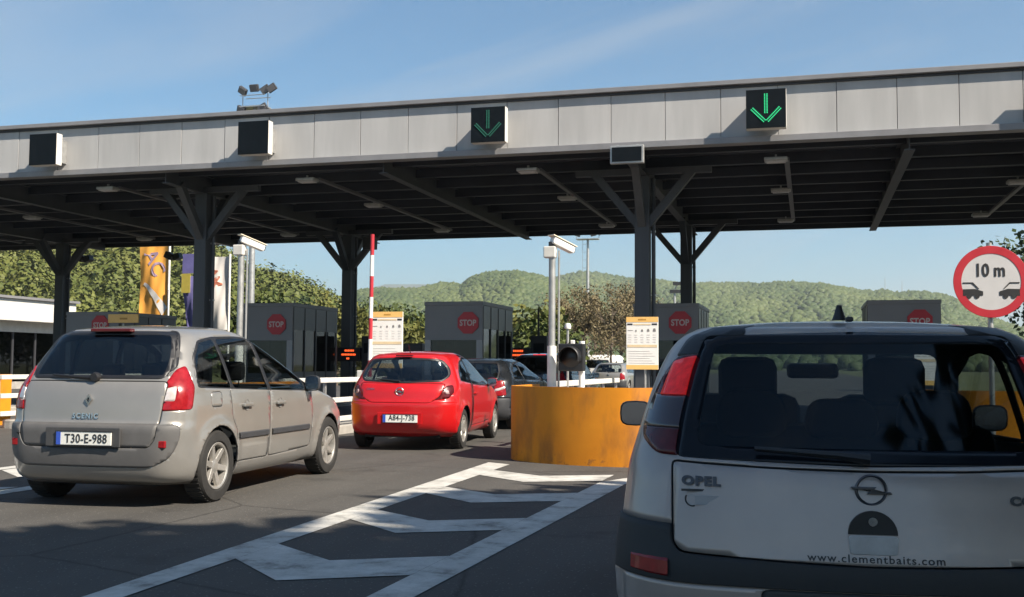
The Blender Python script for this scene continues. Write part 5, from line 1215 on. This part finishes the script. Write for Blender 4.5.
    # sides, windscreen
    for mir in (False, True):
        fr = split(bm, roundpoly([(.62, .985), (.72, 1.15), (.95, 1.28), (1.4, 1.345), (1.7, 1.335), (2.0, 1.24), (2.35, 1.08), (2.66, .915), (1.6, .93)], .05, 3), RIGHT, .12, mir)
        for P, nm in (([(.68, 1.0), (.78, 1.14), (.98, 1.25), (1.2, 1.30), (1.24, .955)], 'quarter_window'), ([(1.31, .955), (1.28, 1.31), (1.45, 1.325), (1.68, 1.31), (1.98, 1.22), (2.32, 1.06), (2.55, .93)], 'door_window')):
            w = split(fr, roundpoly(P, .03, 3), RIGHT, .12, mir); solid(nm, w, M_glassC, root, 0)
        solid('window_frame', fr, M_black, root, .012, M_trim)
        d = seam(bm, roundpoly([(1.2, .32), (1.21, .95), (2.62, .90), (2.70, .70), (2.64, .34)], .06, 3), RIGHT, .006, mir); solid('door', d, M_silverO, root, .02, M_trim)
        sg = -1 if mir else 1; mirror_(root, car, .90, 2.30, 1.0, sg, M_black, .17, .135, .13)
    ws = split(bm, roundpoly([(-.70, .93), (.70, .93), (.56, 1.335), (-.56, 1.335)], .06), FRONT); solid('windscreen', ws, M_glassC, root, 0)
    solid('body', bm, M_silverO, root, .02, M_trim); underbody(root, car, 3.8, .82); add_wheels(root, car, .705, .19, 7, .175, 1)
    # rear bench with three headrests, front seats, mirror, dashboard
    b = MB(); b.box((0, .88, .80), (1.16, .16, .46), Matrix.Rotation(R(-12), 3, 'X')); st = b.build('rear_bench', M_seat, root, smooth=True, bevel=.06)
    for x in (-.345, 0, .345):
        b = MB(); V = []; F = []
        b.prism(roundpoly([(x - .145, .975), (x + .145, .975), (x + .125, 1.165 if x else 1.13), (x - .125, 1.165 if x else 1.13)], .085, 6), 'Y', .79, .89); b.build('headrest', M_seat, st, smooth=True, bevel=.025)
        b = MB(); b.tube([(x - .07, .85, .96), (x - .07, .845, 1.02)], .008, 6).tube([(x + .07, .85, .96), (x + .07, .845, 1.02)], .008, 6); b.build('headrest_rods', M_chrome, st)
    for x in (-.33, .33):
        b = MB(); b.box((x, 1.75, .80), (.50, .18, .66), Matrix.Rotation(R(-14), 3, 'X')); fs = b.build('front_seat', M_seat, root, smooth=True, bevel=.07)
        b = MB(); b.box((x, 1.66, 1.19), (.27, .12, .22)); b.build('headrest', M_seat, fs, smooth=True, bevel=.05)
    MB().box((0, 2.02, 1.235), (.25, .05, .075)).build('interior_mirror', M_black, root, bevel=.02)
    MB().b(-.70, .70, 2.3, 2.75, .78, .90).build('dashboard', M_trim, root, bevel=.05)
    MB().lathe([(-.015, .17), (0, .185), (.015, .17), (0, .155), (-.015, .17)], 28, 'Y', (-.33, 2.2, .93)).build('steering_wheel', M_black, root, smooth=True)
    MB().tube([(.0, car.rear(0, .955) - .03, .957), (-.10, car.rear(-.1, .965) - .035, .968), (-.36, car.rear(-.36, .975) - .03, .982)], [.020, .013, .008], 8).build('wiper', M_black, to)
    MB().b(-.55, .55, .20, .80, .86, .885).build('parcel_shelf', M_trim, root, bevel=.01)
M_nearbrake = pm('near_brake_lens', (.40, .008, .008), .2, 0, var=.6, scale=34, coat=.2, spec=.3, emit=.22)
near_hatch()

# ---------------------------------------------------------------- 4. other cars in the lane ahead
def simple_car(x, y, rz, label, T, m, L, wheels, wr, rear_glass, side_frame, panes, lamp, lampm, extra=None, crown=.03, name='car', lamp_clear=None, bump_m=None, group=None):
    root = empty(name, (x, y, 0), R(rz), label, 'car', group)
    car = Car(T, crown, wheels, wr, arch_k=.025, arch_c=L * .42, dz=.045, ns=44); bm = car.bm; cut_arches(car)
    g = roundpoly(rear_glass, .06, 3); gl = split(bm, g, REAR); gi = split(gl, inset(g, .03), REAR)
    solid('glass_border', gl, M_black, root, .01); solid('rear_window', gi, M_glassR, root, 0)
    for mir in (False, True):
        la = split(bm, roundpoly(lamp, .03, 3), (.72, -.69), .1, mir)
        lc = split(la, roundpoly(lamp_clear, .02, 3), (.72, -.69), .1, mir) if lamp_clear else None
        lo = solid('tail_lamp', la, lampm, root, .02, push=.005)
        if lc: solid('reversing_lens', lc, M_lampclr, lo, .02, push=.007)
        fr = split(bm, roundpoly(side_frame, .05, 3), RIGHT, .12, mir)
        for P in panes:
            w = split(fr, roundpoly(P, .03, 3), RIGHT, .12, mir); solid('side_window', w, M_glassR, root, 0)
        solid('window_frame', fr, M_black, root, .012, M_trim)
        sg = -1 if mir else 1; mirror_(root, car, T[3][1] + .07, L * .62, 1.02, sg, m, .17, .14, .13)
    bmp = split(bm, [(-1.2, .2), (1.2, .2), (1.2, .62), (-1.2, .62)], REAR, .3); solid('bumper', keep_main(bmp), bump_m or M_dgrey, root, .03, push=.008)
    z1 = max(t[0] for t in T)
    ws = split(bm, roundpoly([(-.70, z1 - .44), (.70, z1 - .44), (.58, z1 - .09), (-.58, z1 - .09)], .06), FRONT); solid('windscreen', ws, M_glassC, root, 0)
    if extra: extra(root, car)
    solid('body', bm, m, root, .02, M_trim); underbody(root, car, L, .85); add_wheels(root, car, T[3][1] - .11, wr - .10, 6, .19, 1)
    seatpair(root, 1.1, z1 - .47, .38, 3, hz=.16, hw=.11); seatpair(root, 2.0, z1 - .46, .34, 2)
    return root
TH = lambda k, H, L, slope: [(.20, .74 * k, .16, L - .2, .24, .07), (.28, .80 * k, .05, L - .06, .26, .08), (.42, .845 * k, .0, L, .28, .09), (.55, .86 * k, .0, L, .28, .09), (.66, .865 * k, .02, L - .05, .28, .09), (.80, .865 * k, .04, L - .25, .28, .09), (.90, .855 * k, .06, L - .75, .28, .10),
    (.97, .835 * k, .09, L - 1.05, .26, .10), (1.02 + (H - 1.42) * .3, .81 * k, .13, L - 1.25, .25, .10), (H - .26, .73 * k, .13 + slope * .45, L - 1.75, .24, .10), (H - .13, .66 * k, .13 + slope * .75, L - 2.1, .22, .10), (H - .06, .59 * k, .13 + slope * .92, L - 2.35, .22, .10), (H - .03, .52 * k, .13 + slope * 1.05, L - 2.5, .22, .10)]
def bx(root, car):
    plate(car, root, 0, .78, .5, .11, 'A67-K-215', .02) if False else None
    MB().lathe([(-.01, .001), (-.01, .05), (0, .055)], 24, 'Y', (0, car.rear(0, .86), .86)).build('badge', M_chrome, root)
    MB().tube([(0, car.rear(0, 1.0) - .02, .985), (.4, car.rear(.4, 1.02) - .02, 1.02)], [.014, .007], 6).build('wiper', M_black, root)
simple_car(-6.45, 20.1, -1, 'black hatchback with lit looking red tail lamp ahead of the red hatchback', TH(1.0, 1.42, 4.15, .32), M_darkp, 4.15, (.75, 3.27), .31,
    [(-.60, .99), (.60, .99), (.56, 1.2), (.50, 1.33), (-.50, 1.33), (-.56, 1.2)], [(.55, .98), (.72, 1.2), (1.0, 1.32), (1.5, 1.355), (1.9, 1.32), (2.3, 1.16), (2.72, .94)],
    [[(.62, .995), (.78, 1.18), (1.0, 1.28), (1.2, 1.31), (1.22, .98)], [(1.28, .98), (1.26, 1.315), (1.6, 1.33), (1.88, 1.29), (2.26, 1.13), (2.5, .96)]],
    [(.42, .66), (.43, .80), (.46, .95), (.62, .97), (.66, .68)], M_lampred, bx, lamp_clear=[(.44, .75), (.44, .80), (.64, .86), (.64, .81)])
def sx_(root, car):
    MB().b(-.16, .16, car.rear(0, 1.53) - .012, car.rear(0, 1.53) + .03, 1.515, 1.545).build('brake_lamp', M_brake, root, bevel=.006)
    MB().tube([(0, car.rear(0, 1.1) - .02, 1.09), (.4, car.rear(.4, 1.12) - .02, 1.13)], [.014, .007], 6).build('wiper', M_black, root)
simple_car(-6.50, 25.7, -1, 'dark estate car with lit high brake lamp passing the booth', TH(1.04, 1.60, 4.4, .26), M_bluep, 4.4, (.8, 3.45), .33,
    [(-.64, 1.08), (.64, 1.08), (.60, 1.3), (.55, 1.50), (-.55, 1.50), (-.60, 1.3)], [(.45, 1.06), (.58, 1.3), (.8, 1.44), (1.5, 1.5), (2.0, 1.46), (2.4, 1.28), (2.85, 1.0)],
    [[(.52, 1.075), (.65, 1.28), (.84, 1.40), (1.1, 1.44), (1.12, 1.06)], [(1.18, 1.06), (1.16, 1.445), (1.6, 1.465), (1.7, 1.46), (1.72, 1.05)], [(1.78, 1.05), (1.76, 1.455), (1.98, 1.43), (2.36, 1.25), (2.65, 1.03)]],
    [(.42, .80), (.44, 1.0), (.50, 1.25), (.62, 1.28), (.66, .85)], M_lampred, sx_)
simple_car(-8.75, 48, -2, 'silver car far ahead just right of the traffic light', TH(1.0, 1.45, 4.2, .32), M_silverR, 4.2, (.75, 3.27), .31,
    [(-.60, .99), (.60, .99), (.56, 1.2), (.50, 1.36), (-.50, 1.36), (-.56, 1.2)], [(.55, .98), (.72, 1.2), (1.0, 1.34), (1.5, 1.38), (1.9, 1.34), (2.3, 1.16), (2.72, .94)],
    [[(.62, .995), (.78, 1.18), (1.0, 1.29), (1.2, 1.33), (1.22, .98)], [(1.28, .98), (1.26, 1.335), (1.6, 1.35), (1.88, 1.31), (2.26, 1.13), (2.5, .96)]],
    [(.42, .66), (.43, .80), (.46, .95), (.62, .97), (.66, .68)], M_lampred, bx)
TV = [(.22, .80, .08, 4.9, .16, .03), (.35, .90, .0, 5.0, .16, .03), (.6, .95, .0, 5.0, .16, .03), (.9, .955, .0, 4.85, .15, .03), (1.1, .95, .01, 4.3, .15, .03), (1.4, .93, .03, 4.0, .15, .03), (1.7, .90, .06, 3.75, .15, .03), (1.85, .86, .09, 3.6, .15, .03), (1.93, .80, .13, 3.5, .15, .03)]
simple_car(-11.9, 62, -2, 'white van far ahead behind the traffic light', TV, M_white, 5.0, (.9, 4.0), .33,
    [(-.70, 1.15), (.70, 1.15), (.66, 1.62), (-.66, 1.62)], [(2.9, 1.12), (2.92, 1.68), (3.5, 1.68), (4.0, 1.12)], [[(2.95, 1.15), (2.97, 1.64), (3.45, 1.64), (3.85, 1.15)]],
    [(.56, .75), (.57, 1.1), (.66, 1.1), (.67, .75)], M_lampred, None, name='van')

# ================================================================ HAZE
hz = MB().b(-7200, 7200, -3200, 7400, -1.5, 400).build('haze', None); tag(hz, kind='stuff')
m = bpy.data.materials.new('haze_air'); m.use_nodes = True; nt = m.node_tree
for n in list(nt.nodes): nt.nodes.remove(n)
ho = nt.nodes.new('ShaderNodeOutputMaterial'); pv = nt.nodes.new('ShaderNodeVolumePrincipled'); pv.inputs['Density'].default_value = 2.2e-4; pv.inputs['Color'].default_value = (.80, .85, .90, 1); pv.inputs['Anisotropy'].default_value = .2
nt.links.new(pv.outputs[0], ho.inputs['Volume']); hz.data.materials.append(m)
